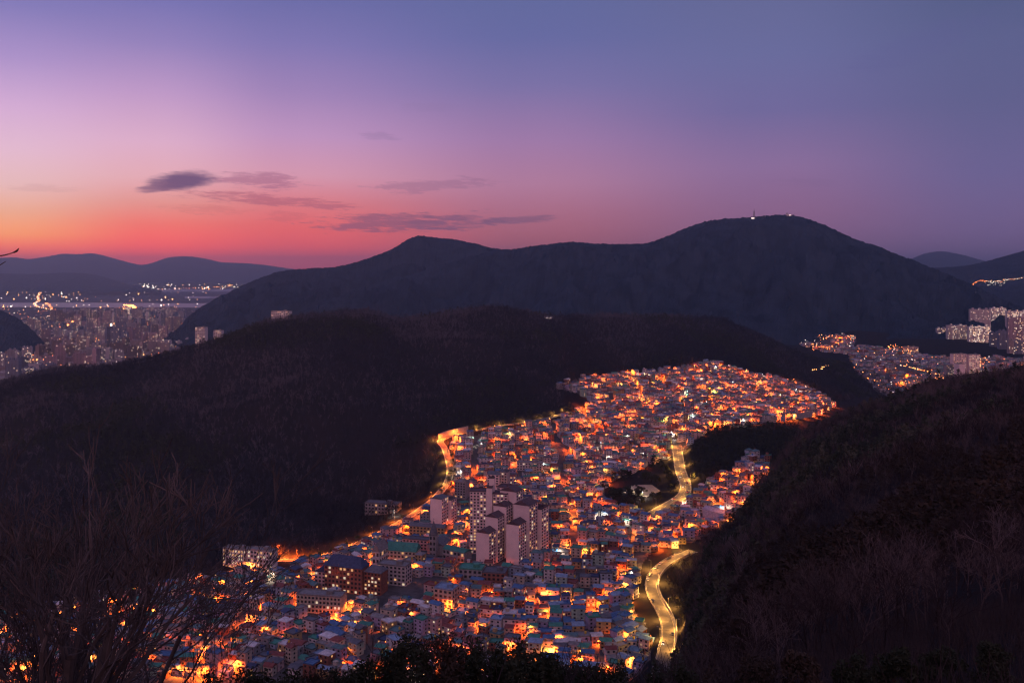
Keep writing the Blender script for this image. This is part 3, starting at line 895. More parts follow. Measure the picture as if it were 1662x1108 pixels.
# the pink estate towers in the middle of the village
building('apartment_tower', 794, 895, rad(-6), [
    W(-9.6, 0, 15.6, 12, 57, tower_wall, tower_roof, 'flat', 20, {'f': 5}, 0.30, stair=False),
    W(0.9, -1.2, 5.4, 12, 61, tower_wall, tower_roof, 'flat', 20, {}, 0.0, stair=False),
    W(2.0, 4, 5.0, 5, 68, tower_wall, tower_roof, 'flat', 20, {}, 0.0, stair=False),
    W(10.8, 1, 14.0, 12, 55, tower_wall, tower_roof, 'flat', 20, {'f': 4}, 0.24, stair=False)],
    'tall pink slab block whose window grid faces the viewer, with a raised lift shaft', 'apartment tower', 790)
building('apartment_tower', 789, 914, rad(-28), [
    W(0, 0, 13, 13, 29, tower_wall, tower_roof, 'gable_y', 10, {'r': 3}, 0.14, roofh=3.4),
    W(1.5, 13.2, 13, 13, 40, tower_wall, tower_roof, 'gable_y', 14, {'r': 3}, 0.14, roofh=3.4),
    W(3, 26.4, 13, 13, 47, tower_wall, tower_roof, 'gable_y', 17, {'r': 3}, 0.14, roofh=3.4),
    W(4.5, 39.6, 17, 13, 58, tower_wall, tower_roof, 'gable_y', 20, {'r': 3}, 0.14, roofh=3.8)],
    'pink block stepping up in four gabled tiers, its blank end wall toward the viewer', 'apartment tower', 760)
building('apartment_tower', 838, 911, rad(-28), [
    W(0, 0, 12.5, 15, 35, tower_wall, tower_roof, 'gable_y', 12, {'r': 4}, 0.14, roofh=3.4),
    W(1.0, 16.2, 16, 17, 49, tower_wall, tower_roof, 'gable_y', 17, {'r': 4}, 0.16, roofh=4.0),
    W(6.0, 33, 13, 15, 42, tower_wall, tower_roof, 'flat', 15, {'r': 3}, 0.16)],
    'pink gabled block of two tall tiers at the right of the stepped tower', 'apartment tower', 760)
building('apartment_tower', 822, 850, rad(-28), [
    W(0, 0, 16, 14, 38, tower_wall, tower_roof, 'flat', 13, {'l': 4, 'f': 3}, 0.2)],
    'shorter pink flat-topped block half hidden behind the stepped towers', 'apartment tower', 880)
# other larger buildings of the village
building('apartment_block', 713, 852, rad(-24), [
    W(0, 0, 13, 14, 28, tower_wall, RM['slate'], 'gable_y', 9, {'r': 4}, 0.15, roofh=2.0),
    W(2, 13, 15, 11, 24, tower_wall, RM['slate'], 'flat', 8, {'r': 3}, 0.2)],
    'pale pink mid-rise block with a dark roof beside the wood road', 'apartment block', 850)
building('apartment_block', 750, 806, rad(-20), [W(0, 0, 13, 12, 17, WM['grey'], RM['grey'], 'flat', 6, {'f': 4}, 0.05)],
    'plain grey mid-rise block behind the tall slab tower', 'apartment block', 900)
building('apartment_block', 803, 800, rad(-15), [W(0, 0, 14, 14, 22, tower_wall, RM['slate'], 'gable', 8, {'f': 3}, 0.1, roofh=2.5), W(10, 3, 10, 12, 24, tower_side, RM['slate'], 'flat', 8, {'f': 3}, 0.1)],
    'brown block with a slate gable just above the tall slab tower', 'apartment block', 930)
building('apartment_block', 406, 922, rad(-16), [
    W(-13, 0, 24, 9, 17, WM['white'], RM['grey'], 'flat', 5, {'f': 8}, 0.55),
    W(12.5, 0, 25, 9, 18, WM['white'], RM['grey'], 'flat', 5, {'f': 8}, 0.45)],
    'long white balcony block alone on the wood edge with many lit windows', 'apartment block', 740)
building('apartment_block', 570, 958, rad(-18), [
    W(-4, 0, 34, 14, 21, WM['brick red'], RM['navy'], 'hip', 6, {'f': 10}, 0.28, roofh=7.5, bands=False),
    W(21, 3, 15, 13, 18, WM['brick red'], RM['slate'], 'hip', 6, {'f': 5}, 0.35, roofh=4, bands=False),
    W(-25, -1, 10, 12, 15, WM['pale pink'], RM['navy'], 'gable_y', 5, {'f': 3}, 0.2, roofh=3, bands=False)],
    'brick block with rows of small lights under a big navy hipped roof', 'apartment block', 700)
building('hall', 655, 908, rad(-12), [
    W(0, 0, 28, 15, 10, WM['cream'], RM['green'], 'gable', 3, {'f': 8}, 0.1, roofh=6, bands=False)],
    'wide hall with a steep green roof beside the white gabled church', 'hall', 760)
building('church', 617, 922, rad(-20), [
    W(0, 0, 7, 16, 17, WM['white'], RM['grey'], 'gable_y', 3, {'f': 2, 'r': 4}, 0.1, roofh=7, bands=False)],
    'narrow white church with a tall pointed gable next to the green-roofed hall', 'church', 740)
sp = building('church', 704, 903, rad(-15), [
    W(0, 0, 6.5, 6.5, 20, WM['grey'], RM['slate'], 'flat', 4, {'f': 2}, 0.0, bands=False, stair=False),
    W(0, 14, 16, 20, 9, WM['grey'], RM['slate'], 'gable_y', 2, {'r': 5}, 0.1, roofh=4, bands=False)],
    'grey church with a dark pointed spire left of the pink towers', 'church', 760)
b = MB(); b.tube((0, 0, 21.2), (0, 0, 33), 4.2, 0.12, 8); b.box(0, 0, 32.4, 0.14, 0.14, 3.2); b.box(0, 0, 34.2, 1.5, 0.12, 0.14)
b.build('spire', RM['slate'], sp)
building('apartment_block', 725, 981, rad(-22), [W(0, 0, 16, 13, 14, WM['cream'], RM['sky blue'], 'flat', 4, {'f': 4, 'r': 3}, 0.1, bands=False)],
    'four-storey cream block with a flat sky blue roof and an orange glow on its wall', 'apartment block', 640)
building('shop_building', 783, 944, rad(-10), [W(-9, 0, 20, 14, 12, WM['grey'], RM['green'], 'flat', 3, {'f': 5}, 0.05, bands=False), W(11, 1, 19, 15, 10, WM['brick red'], RM['slate'], 'flat', 3, {'f': 5}, 0.05, bands=False)],
    'low grey and brick podium building at the foot of the pink towers', 'shop building', 690)
building('row_block', 690, 890, rad(-14), [W(0, 0, 42, 9, 9, WM['pale pink'], RM['slate'], 'flat', 3, {'f': 12}, 0.1)],
    'long low pink row glowing red beneath the mid-rise block', 'row block', 790)
building('row_block', 695, 868, rad(-14), [W(0, 0, 36, 9, 9, WM['ochre'], RM['slate'], 'gable', 3, {'f': 10}, 0.1, roofh=2.5, bands=False)],
    'long ochre row with a slate roof above the long pink row', 'row block', 820)
building('school', 622, 832, rad(-14), [W(0, 0, 38, 12, 11, WM['grey'], RM['slate'], 'flat', 3, {'f': 10}, 0.06)],
    'low grey school at the edge of the wood with a lit yard', 'school', 880)
building('row_block', 522, 990, rad(-10), [W(0, 0, 36, 12, 13, WM['cream'], RM['grey'], 'flat', 4, {'f': 12}, 0.10, bands=True)],
    'long cream row with close-set windows below the brick block', 'row block', 640)
building('hall', 742, 907, rad(-32), [W(0, 0, 24, 12, 9, WM['grey'], RM['green'], 'gable', 2, {'f': 6}, 0.1, roofh=2.2, bands=False)],
    'grey hall with a low green roof left of the stepped tower', 'hall', 760)
building('apartment_block', 640, 945, rad(-18), [W(0, 0, 26, 12, 16, WM['white'], RM['grey'], 'flat', 5, {'f': 7, 'r': 3}, 0.12)],
    'grey white balcony block between the green hall and the village lanes', 'apartment block', 700)
building('warehouse', 1166, 842, rad(38), [W(0, 0, 12, 30, 8, WM['pale blue'], RM['sky blue'], 'gable_y', 2, {'r': 4}, 0.05, roofh=2.5, bands=False)],
    'large shed with a plain sky blue roof beside the avenue', 'warehouse', 800)
building('apartment_block', 860, 762, rad(-8), [W(0, 0, 30, 10, 9, WM['white'], RM['grey'], 'flat', 3, {'f': 9}, 0.15)],
    'low white terrace on the slope above the towers', 'apartment block', 980)
# three pale blocks that look over the crest from the far side
for px, top, D, w, h, lab in ((457, 505, 1900, 42, 50, 'pale lit block peeping over the crest of the wooded hill'), (327, 531, 2150, 26, 62, 'pale tower standing alone behind the left shoulder of the wooded hill'), (355, 536, 2150, 20, 50, 'low pale block next to the tower behind the hill shoulder')):
    g = Vector(((px - CX) / F * D, D, zrow(top, D) - h))
    root = empty('apartment_block', g, rad(-10)); tag(root, lab, 'apartment block')
    bud, rest = [60], MB()
    wing(root, 0, 0, w, 13, h, 0.0, WM['white'], RM['grey'], 'flat', int(h / 3.4), {'f': int(w / 4.5)}, 0.22, px, bud, rest, base=90)
    if rest.v:
        o = rest.build('window', WMATS, root); o['kind'] = 'stuff'

# retaining wall with posts on the brow right of the village
gA, gB = ground_at(1216, 690, 1200), ground_at(1318, 682, 1200)
root = empty('retaining_wall', gA); tag(root, 'pale railing wall with posts on the brow below the village', 'wall')
d = gB - gA
b = MB(); ang = math.atan2(d.y, d.x); Lw = math.hypot(d.x, d.y)
b.box(d.x / 2, d.y / 2, -6, Lw, 0.6, 9 + 0, ang); b.build('wall', M['concrete'], root)
for i in range(9):
    b = MB(); b.box(d.x * i / 8, d.y * i / 8, 3.0, 0.5, 0.7, 2.4 if i else 11, ang); b.build('post', M['concrete'], root)
b = MB(); b.box(d.x / 2, d.y / 2, 5.0, Lw, 0.2, 0.25, ang); b.build('rail', M['steel'], root)

# walls and rails beside the roads
def road_wall(name, L, off, th, z0, h, s0, s1, m, label, cat, part='wall', posts=0):
    root = empty(name, Vector(L[s0])); tag(root, label, cat)
    P = L.copy(); P -= L[s0]
    b = MB(); wall_strip(b, P, off, th, z0, h, s0, s1); b.build(part, m, root)
    if posts:
        d = np.gradient(P[:, :2], axis=0); d /= np.linalg.norm(d, axis=1, keepdims=True)
        for i in range(s0, s1, posts):
            b = MB(); b.box(P[i][0] + d[i][1] * off, P[i][1] - d[i][0] * off, P[i][2] - 0.2, 0.16, 0.16, 1.0 + 0.2); b.build('post', M['steel'], root)
    return root
nb = len(R_bend)
sgn = 1.0 if project(*(R_bend[nb // 2] + np.array([R_bend[nb // 2 + 1][1] - R_bend[nb // 2 - 1][1], -(R_bend[nb // 2 + 1][0] - R_bend[nb // 2 - 1][0]), 0]) * 1.0))[0] < project(*R_bend[nb // 2])[0] else -1.0
road_wall('guard_rail', R_bend, sgn * 5.3, 0.16, 0.5, 0.5, 2, int(nb * 0.8), M['steel'], 'guard rail along the village edge of the S bend', 'guard rail', 'rail', 3)
road_wall('retaining_wall', R_bend, -sgn * 5.6, 0.7, -0.5, 2.6, 2, int(nb * 0.8), M['concrete'], 'pale retaining wall holding the slope beside the S bend', 'retaining wall')
nw = len(R_wood)
i0 = min(range(nw), key=lambda i: abs(project(*R_wood[i])[0] - 762) + abs(project(*R_wood[i])[1] - 701))
i1 = min(range(nw), key=lambda i: abs(project(*R_wood[i])[0] - 712) + abs(project(*R_wood[i])[1] - 716))
ia, ib = min(i0, i1), max(i0, i1)
mid = (ia + ib) // 2
tt = R_wood[mid + 1] - R_wood[mid - 1]
sg2 = 1.0 if project(R_wood[mid][0] + tt[1], R_wood[mid][1] - tt[0], R_wood[mid][2])[1] < project(*R_wood[mid])[1] else -1.0
road_wall('retaining_wall', R_wood, sg2 * 5.6, 0.8, -1.0, 7.5, ia, ib, M['concrete'], 'high retaining wall glowing orange at the hairpin of the wood road', 'retaining wall')

# sports field
b = MB()
n = 14
ring = [Vector((p.x, p.y, fz + 0.05)) for p in FIELD]
b.add([tuple(p) for p in ring], [tuple(range(len(ring)))])
o = b.build('sports_field', M['sand']); tag(o, 'pale sand playing field among dark trees', kind='structure')

# ---------------------------------------------------------------- houses of the village
def house_spec(r, zone_key):
    wall = r.choices(list(WALLS), [5, 4, 4, 3, 2.5, 2, 1.5, 1.5, 1.5])[0]
    if zone_key == 'blue':
        roof = r.choices(list(ROOFS), [6, 1, 1, 1, 1, .5, 3, .5, 1])[0]
    else:
        roof = r.choices(list(ROOFS), [1.4, 2.0, 3, 3, 2.4, 2.0, 0.9, 2.0, 1])[0]
    form = r.choices(['flat', 'gabled', 'hipped'], [5, 3.2, 1.6] if zone_key != 'blue' else [2, 6, 1])[0]
    st = r.choices([1, 2, 3, 4], [4, 5, 2.0, 0.5])[0]
    extra = r.choices(['yellow tank', 'blue tank', 'stair hut', ''], [2, 2, 2, 3])[0] if form == 'flat' else r.choices(['chimney', ''], [1, 2])[0]
    lit = r.choices(['lit', 'dark'], [1, 2.4])[0]
    w, d = r.choice([r.uniform(5.4, 8.5), r.uniform(6.5, 9.5), r.uniform(8.5, 11.5)]), r.uniform(5.2, 8.8)
    return dict(wall=wall, roof=roof, form=form, st=st, extra=extra, lit=lit, w=w, d=d)

def spec_words(s):
    stw = {1: 'single-storey', 2: 'two-storey', 3: 'three-storey', 4: 'four-storey'}[s['st']]
    t = f"{stw} {s['wall']} house with {s['form']} {s['roof']} roof"
    if s['extra']: t += f", {s['extra']}"
    return t + (' and lit windows' if s['lit'] == 'lit' else ' and dark windows')

def house_parts(s, r):
    """list of (part name, MB, material, parent part index)"""
    w, d, h = s['w'], s['d'], s['st'] * 2.75 + 0.3
    out = []
    b = MB(); b.box(0, 0, -3.5, w, d, h + 3.5)
    if s['st'] > 1: b.box(w * 0.18, -d / 2 - 0.55, 2.55, w * 0.5, 1.1, 0.95)
    if r.random() < 0.5: b.box(-w / 2 - 0.9, r.uniform(-1, 1), -3.5, 1.8, d * 0.5, 3.5 + 2.3)
    out.append(('wall', b, WM[s['wall']]))
    b = MB()
    if s['form'] == 'flat':
        b.box(0, 0, h + 0.002, w + 0.25, d + 0.25, 0.2)
        for x, y, sx, sy in ((0, -d / 2, w + 0.24, 0.2), (0, d / 2, w + 0.24, 0.2), (-w / 2, 0, 0.2, d - 0.2), (w / 2, 0, 0.2, d - 0.2)):
            b.box(x, y, h + 0.202, sx, sy, 0.65)
    elif s['form'] == 'gabled':
        b.gable(0, 0, h + 0.002, w + 0.7, d + 0.8, r.uniform(1.0, 1.8))
    else:
        b.gable(0, 0, h + 0.002, w + 0.8, d + 0.8, r.uniform(1.1, 1.8), 0, 0, d * 0.4)
    out.append(('roof', b, RM[s['roof']]))
    if 'tank' in s['extra']:
        b = MB(); b.tube((w * .22, d * .15, h + 0.203), (w * .22, d * .15, h + 1.7), 0.85, 0.8, 8); b.tube((w * .22, d * .15, h + 1.7), (w * .22, d * .15, h + 2.1), 0.8, 0.3, 8)
        out.append(('water_tank', b, TM[s['extra'].split()[0]]))
    elif s['extra'] == 'stair hut':
        b = MB(); b.box(-w * .2, d * .1, h + 0.203, 2.6, 2.4, 2.2)
        b.box(-w * .2, d * .1, h + 2.405, 3.0, 2.8, 0.18)
        out.append(('stair_hut', b, WM[s['wall']]))
    elif s['extra'] == 'chimney':
        b = MB(); b.box(w * .25, d * .2, h + 0.3, 0.6, 0.6, 2.0); b.box(w * .25, d * .2, h + 2.302, 0.8, 0.8, 0.15)
        out.append(('chimney', b, WM['brick red']))
    return out, h

def house_windows(s, r):
    """(x, y, z, angle, width, state) on the front and the two ends"""
    out = []
    for st in range(s['st']):
        z = st * 2.75 + 1.0
        for k in range(2):
            on = s['lit'] == 'lit' and r.random() < 0.25
            if s['lit'] == 'lit' and st == 0 and k == 0: on = True
            v = (r.choice([1, 1, 2, 3]) if on else 0)
            out.append((-s['w'] * 0.27 + k * s['w'] * 0.5, -s['d'] / 2 - 0.03, z, 0.0, 1.5, v))
        out.append((s['w'] / 2 + 0.03, 0.0, z, math.pi / 2, 1.3, (1 if s['lit'] == 'lit' and r.random() < 0.25 else 0)))
    return out

def place_words(px, py):
    if px < 480 and py > 915: return 'on the village edge by the bare trees'
    if py > 985: return 'at the foot of the village'
    if px < 740 and py < 915: return 'below the wood road'
    if px > 1000 and py > 850: return 'near the S bend'
    if px > 1120 and py > 730: return 'by the wooded knoll'
    if py > 900: return 'below the pink towers'
    if px > 860: return 'between towers and avenue'
    return 'on the upper slope'

cand = []
step = 8.7
xs = np.arange(-560, 760, step); ys = np.arange(570, 1800, step)
gx, gy = np.meshgrid(xs, ys)
# streets: the grid is bent with the slope and broken by lanes
gx = gx + 14 * fbm(gx / 140, gy / 140, 41, 2) + rng.uniform(-1.6, 1.6, gx.shape)
gy = gy + 16 * fbm(gx / 150, gy / 150, 43, 2) + rng.uniform(-1.6, 1.6, gy.shape)
gx, gy = gx.ravel(), gy.ravel()
lane = (np.arange(len(gx)) % len(xs) % 6 == 5) | ((np.arange(len(gx)) // len(xs)) % 4 == 3)
gz = height(gx, gy)
ppx, ppy = project(gx, gy, gz)
ok = inside(ppx, ppy, V_MAIN) & ~inside(ppx, ppy, KNOLL) & ~inside(ppx, ppy, PARK)
up = inside(ppx, ppy, V_UPPER)
ok |= up
ok &= (road_dist(gx, gy) > 5.5)
ok &= np.hypot(gx - fc.x, gy - fc.y) > 26
for x, y, rr in TAKEN:
    ok &= np.hypot(gx - x, gy - y) > rr + 4.2
ok &= rng.random(len(gx)) < np.where(lane, 0.22, 0.97)
# hidden behind the near slope, or under the bottom edge: leave out
ok &= ppy < 1150
# fields and gaps high on the slope
gap = fbm(gx / 60, gy / 60, 77, 2)
ok &= ~((gap > 0.42))
ids = np.nonzero(ok)[0]
GZE = 2.0
def contour_angle(x, y):
    e = 6.0
    dx, dy = hz(x + e, y) - hz(x - e, y), hz(x, y + e) - hz(x, y - e)
    if math.hypot(dx, dy) < 0.25: return 0.35 * math.sin(x / 90.0) - 0.25
    return math.atan2(dy, dx) - math.pi / 2
houses = []
for i in ids:
    x, y, z = float(gx[i]), float(gy[i]), float(gz[i])
    px, py = float(ppx[i]), float(ppy[i])
    zk = 'blue' if (px > 840 and py > 955) or (px > 1000 and 830 < py < 930) else ''
    a = contour_angle(x, y)
    a = max(-0.9, min(0.9, a)) * 0.7 + 0.3 * math.sin(x / 70 + y / 110) + rnd.gauss(0, 0.12)
    houses.append([y, x, z, px, py, a, zk])
# the 300 that show largest: nearest first, inside the frame and not behind the bottom shrubs
vis = [h for h in houses if 300 < h[3] < 1120 and h[4] < 1062]
vis.sort(key=lambda h: h[0])
solo = vis[:285]
solo_set = {id(h) for h in solo}
used = set()
solo_info = []
winm = {st: pane_mesh(st) for st in range(4)}
db = MB(); db.box(0, 0, 0, 1.0, 0.1, 2.0); door_me = db.mesh('door', [M['door']])
for h in solo:
    y, x, z, px, py, a, zk = h
    r = random.Random(int(x * 31 + y * 17))
    for _ in range(60):
        s = house_spec(r, zk)
        wd = spec_words(s)
        if wd not in used: break
    used.add(wd)
    lab = wd + ', ' + place_words(px, py)
    if len(lab.replace(',', '').split()) > 16: lab = wd
    root = empty('house', (x, y, z), a)
    tag(root, lab, 'house', 'houses packed on the village slope')
    parts, hh = house_parts(s, r)
    for nm, b, m in parts:
        b.build(nm, m, root)
    for wx, wy, wz, wa, ww, st in house_windows(s, r):
        link_copy(winm[st], 'window', root, (wx, wy, wz), wa, (ww, 1, 1.25))
    link_copy(door_me, 'door', root, (0.0 - s['w'] * 0.02, -s['d'] / 2 - 0.04, 0.0))
    solo_info.append((x, y, wd, s))

# all the others, further up: one mass of roofs
smats = list(WM.values()) + list(RM.values()) + [TM['yellow'], TM['blue'], M['door']] + WMATS
sidx = {m.name: i for i, m in enumerate(smats)}
mass = MB()
pane_mb = {}
n_mass = 0
def add_mass(x, y, z, a, s, r, keep_hut=True):
    parts, hh = house_parts(s, r)
    for nm, b, m in parts:
        mass.merge(b, (x, y, z), a, sidx[m.name])
    c, sn = math.cos(a), math.sin(a)
    for wx, wy, wz, wa, ww, st in house_windows(s, r):
        q = MB(); q.box(0, 0, 0, ww, 0.1, 1.3, 0)
        mass.merge(q, (x + c * wx - sn * wy, y + sn * wx + c * wy, z + wz), a + wa, sidx[WMATS[st].name])
mass_pts = []
for h in houses:
    if id(h) in solo_set: continue
    y, x, z, px, py, a, zk = h
    r = random.Random(int(x * 31 + y * 17))
    s = house_spec(r, zk)
    if py < 720 and r.random() < 0.6: s['st'] = min(3, s['st'] + 1)
    add_mass(x, y, z, a, s, r)
    mass_pts.append((x, y, s))
# the little quarters of the right-hand valley
for poly, dmin in ((V_RIGHT, 2300), (V_RIGHT2, 1850)):
    gx2, gy2 = np.meshgrid(np.arange(400, 1900, 13.0), np.arange(1850, 3300, 15.0))
    gx2 = (gx2 + rng.uniform(-4, 4, gx2.shape)).ravel(); gy2 = (gy2 + rng.uniform(-4, 4, gy2.shape)).ravel()
    gz2 = height(gx2, gy2)
    qx, qy = project(gx2, gy2, gz2)
    k2 = inside(qx, qy, poly) & (gy2 > dmin) & (rng.random(len(gx2)) < 0.8) & (fbm(gx2 / 60, gy2 / 60, 5, 2) < 0.2)
    for i in np.nonzero(k2)[0]:
        r = random.Random(int(gx2[i] * 31 + gy2[i] * 17))
        s = house_spec(r, '')
        s['w'] *= 1.25; s['d'] *= 1.2
        add_mass(float(gx2[i]), float(gy2[i]), float(gz2[i]), rnd.gauss(0, 0.4), s, r)
o = mass.build('hillside_houses', smats)
tag(o, 'crowded small houses climbing the far part of the valley', kind='stuff')
print('houses', len(houses), 'solo', len(solo))

# ---------------------------------------------------------------- street lamps
HEADZ = 7.0
def lamp_meshes():
    b = MB(); b.tube((0, 0, -0.6), (0, 0, HEADZ), 0.11, 0.07, 6); b.tube((0, 0, HEADZ - 0.05), (0, -1.0, HEADZ + 0.2), 0.05, 0.05, 5)
    pole = b.mesh('pole', [M['steel']])
    def hood(globe):
        c = MB()
        c.box(0, -1.35, HEADZ + 0.06, 0.60, 1.0, 0.18, 0, 0, 0.8)
        c.add([(-0.22, -1.75, HEADZ + 0.055), (-0.22, -0.95, HEADZ + 0.055), (0.22, -0.95, HEADZ + 0.055), (0.22, -1.75, HEADZ + 0.055)], [(0, 1, 2, 3)], 1)
        if globe: c.ball((0, -1.35, HEADZ + 0.48), 0.38, 8, 5, 2, 0.9)
        return c
    return pole, hood(True), hood(False)
lamp_pole, lamp_head_b, lamp_head_c = lamp_meshes()
lamp_heads = {k: lamp_head_b.mesh('lamp_head', [M['steel'], LD[k], LM[k]]) for k in LM}
lamp_hoods = {k: lamp_head_c.mesh('lamp_head', [M['steel'], LD[k]]) for k in LM}
lamps = []   # (x, y, z, colour, label, angle)
lamp_count = 0
def put_lamp(x, y, z, colr, label, rz, scale=1.0, group='street lamps of the village', hood=None):
    root = empty('street_lamp', (x, y, z), rz)
    tag(root, label, 'street lamp', group)
    link_copy(lamp_pole, 'pole', root)
    hood = rnd.random() < 0.5 if hood is None else hood
    o = link_copy((lamp_hoods if hood else lamp_heads)[colr], 'lamp_head', root)
    root.scale = (scale,) * 3

placed = []
def free(x, y, dist):
    return all((x - a) ** 2 + (y - b_) ** 2 > dist * dist for a, b_ in placed)
# along the roads
for L, w, key in ROADS:
    nm = {'bend': 'the S bend', 'avenue': 'the avenue', 'forest': 'the wood road'}[key]
    stepn = {'bend': 5, 'avenue': 6, 'forest': 7}[key]
    k = 0
    for i in range(2, len(L) - 1, stepn):
        d = L[min(i + 1, len(L) - 1)] - L[i - 1]; d /= np.linalg.norm(d[:2])
        side = (1 if (k % 2 == 0 or key == 'forest') else -1)
        if key == 'forest': side = sg2
        nx, ny = d[1] * side, -d[0] * side
        x, y = L[i][0] + nx * (w / 2 + 0.75), L[i][1] + ny * (w / 2 + 0.75)
        px, py = project(x, y, L[i][2])
        if key == 'bend' and py > 1062: continue
        k += 1
        c = 'yellow'
        if key == 'forest' and px < 700: c = 'amber'
        put_lamp(x, y, L[i][2], c, f"{c} street lamp on {nm}, {ordinal(k)} from its upper end", math.atan2(nx, -ny) , 1.25 if key != 'forest' else 0.9, 'street lamps beside the roads', True)
        placed.append((x, y))
        lamp_count += 1
for px, py, c, lab in ((404, 926, 'amber', 'bright amber lamp at the foot of the long balcony block'), (452, 896, 'orange', 'orange lamp at the upper corner of the long balcony block'), (482, 903, 'orange', 'orange lamp on the track right of the long balcony block'),
                      (718, 713, 'orange', 'orange lamp below the high retaining wall at the hairpin'), (742, 705, 'amber', 'amber lamp above the hairpin of the wood road'), (640, 838, 'white', 'white lamp in the yard of the low school at the wood edge'), (728, 990, 'orange', 'orange lamp glowing on the cream block with the sky blue roof'), (620, 905, 'amber', 'amber lamp beside the pointed white church')):
    g = ground_at(px, py, 640); put_lamp(g.x, g.y, g.z, c, lab, 0.0, 1.0, 'street lamps of the village'); placed.append((g.x, g.y)); lamp_count += 1
# in the lanes
usedh = set()
order = list(range(len(solo_info))); rnd.shuffle(order)
for i in order:
    if lamp_count >= 165: break
    x0, y0, wd, s = solo_info[i]
    a = rnd.uniform(-math.pi, math.pi)
    a = rnd.choice([-1.2, -1.9, -0.6, -2.6, 0.3, 2.8]) + rnd.uniform(-.2, .2)
    x, y = x0 + math.cos(a) * (s['w'] / 2 + 1.3), y0 + math.sin(a) * (s['d'] / 2 + 1.3)
    if not free(x, y, 20): continue
    if any(math.hypot(x - hx, y - hy) < 4.0 for hx, hy, _, _ in solo_info if abs(hx - x) < 8): continue
    c = rnd.choices(['orange', 'amber', 'white'], [8, 2.0, 0.8])[0]
    placed.append((x, y)); lamp_count += 1
    lab = f"{c} lamp by {wd}"
    if len(lab.replace(',', '').split()) > 16: placed.pop(); lamp_count -= 1; continue
    put_lamp(x, y, hz(x, y), c, lab, rnd.uniform(0, 6.28), rnd.choice([0.5, 0.65, 0.8, 0.95]))
# higher up
upper = []
rnd.shuffle(mass_pts)
hot = lambda x, y: fbm(np.array([x / 80]), np.array([y / 80]), 91, 2)[0]
grid_taken = {}
for x0, y0, s in mass_pts:
    px, py = project(x0, y0, hz(x0, y0))
    if not (-60 < px < 1370) or py > 1100: continue
    lvl = 0.35 if py < 700 else (0.45 if px < 430 else 0.05)
    if hot(x0, y0) * 1.5 + lvl < rnd.uniform(-0.55, 0.55): continue
    a = rnd.choice([-1.2, -1.9, -0.6, -2.6]) + rnd.uniform(-.2, .2)
    x, y = x0 + math.cos(a) * (s['w'] / 2 + 1.0), y0 + math.sin(a) * (s['d'] / 2 + 1.0)
    gk = (int(x // 12), int(y // 12))
    if any((x - q[0]) ** 2 + (y - q[1]) ** 2 < 15 ** 2 for i in (-2, -1, 0, 1, 2) for j in (-2, -1, 0, 1, 2) for q in grid_taken.get((gk[0] + i, gk[1] + j), ())): continue
    if not free(x, y, 12): continue
    grid_taken.setdefault(gk, []).append((x, y))
    upper.append((y, x, px, py))
upper.sort()
solo_n = max(0, 298 - lamp_count)
row_ = [(k, ri, u) for ri in range(0, solo_n, 20) for k, u in enumerate(sorted(upper[ri:min(solo_n, ri + 20)], key=lambda u: u[2]))]
for k, ri, (y, x, px, py) in row_:
    c = rnd.choices(['orange', 'amber', 'white'], [7, 2, 1.0])[0]
    lab = f"{c} lamp, {ordinal(k + 1)} from left in the {ordinal(ri // 20 + 1)} row of lamps above the lower houses"
    put_lamp(x, y, hz(x, y), c, lab, rnd.uniform(0, 6.28), rnd.choice([0.8, 0.9, 1.0]))
lm_list = [M['steel']] + list(LD.values()) + list(LM.values())
lm_keys = list(LM)
massl = MB()
pb = MB(); pb.tube((0, 0, -0.6), (0, 0, HEADZ), 0.11, 0.07, 4); pb.tube((0, 0, HEADZ - 0.05), (0, -1.0, HEADZ + 0.2), 0.05, 0.05, 4)
for y, x, px, py in upper[solo_n:]:
    c = rnd.choices(range(4), [8, 2.0, 0.5, 1.1])[0]
    a = rnd.uniform(0, 6.28)
    sc_ = rnd.choice([0.7, 0.85, 1.0, 1.15]) * (1.2 if py < 720 else 0.9)
    q = MB(); q.merge(pb, (0, 0, 0), 0, 0)
    h = MB(); h.merge(lamp_head_b if rnd.random() < 0.55 else lamp_head_c, (0, 0, 0), 0)
    h.m = [0 if m_ == 0 else (1 + c if m_ == 1 else 5 + c) for m_ in h.m]
    q.merge(h, (0, 0, 0), 0)
    q.v = [(vx * sc_, vy * sc_, vz * sc_) for vx, vy, vz in q.v]
    massl.merge(q, (x, y, hz(x, y)), a)
for poly, n_, dm in ((V_RIGHT, 11, 2350), (V_RIGHT2, 34, 1850)):
    xs_ = [p[0] for p in poly]; ys_ = [p[1] for p in poly]
    for _ in range(n_):
        px, py = rnd.uniform(min(xs_), max(xs_)), rnd.uniform(min(ys_), max(ys_))
        if not inside([px], [py], poly)[0]: continue
        g = ground_at(px, py, dm)
        c = rnd.choices(range(4), [8, 2, 0.2, 0.6])[0]
        q = MB(); q.merge(pb, (0, 0, 0), 0, 0)
        h = MB(); h.merge(lamp_head_b, (0, 0, 0), 0); h.m = [0 if m_ == 0 else (1 + c if m_ == 1 else 5 + c) for m_ in h.m]
        q.merge(h, (0, 0, 0), 0); k_ = rnd.uniform(0.9, 1.4)
        q.v = [(vx * k_, vy * k_, vz * k_) for vx, vy, vz in q.v]
        massl.merge(q, (g.x, g.y, g.z), rnd.uniform(0, 6.28))
o = massl.build('hillside_lamps', lm_list); tag(o, 'scattered lamps of the lanes on the upper slope', kind='stuff')
print('lamps', lamp_count, len(upper))

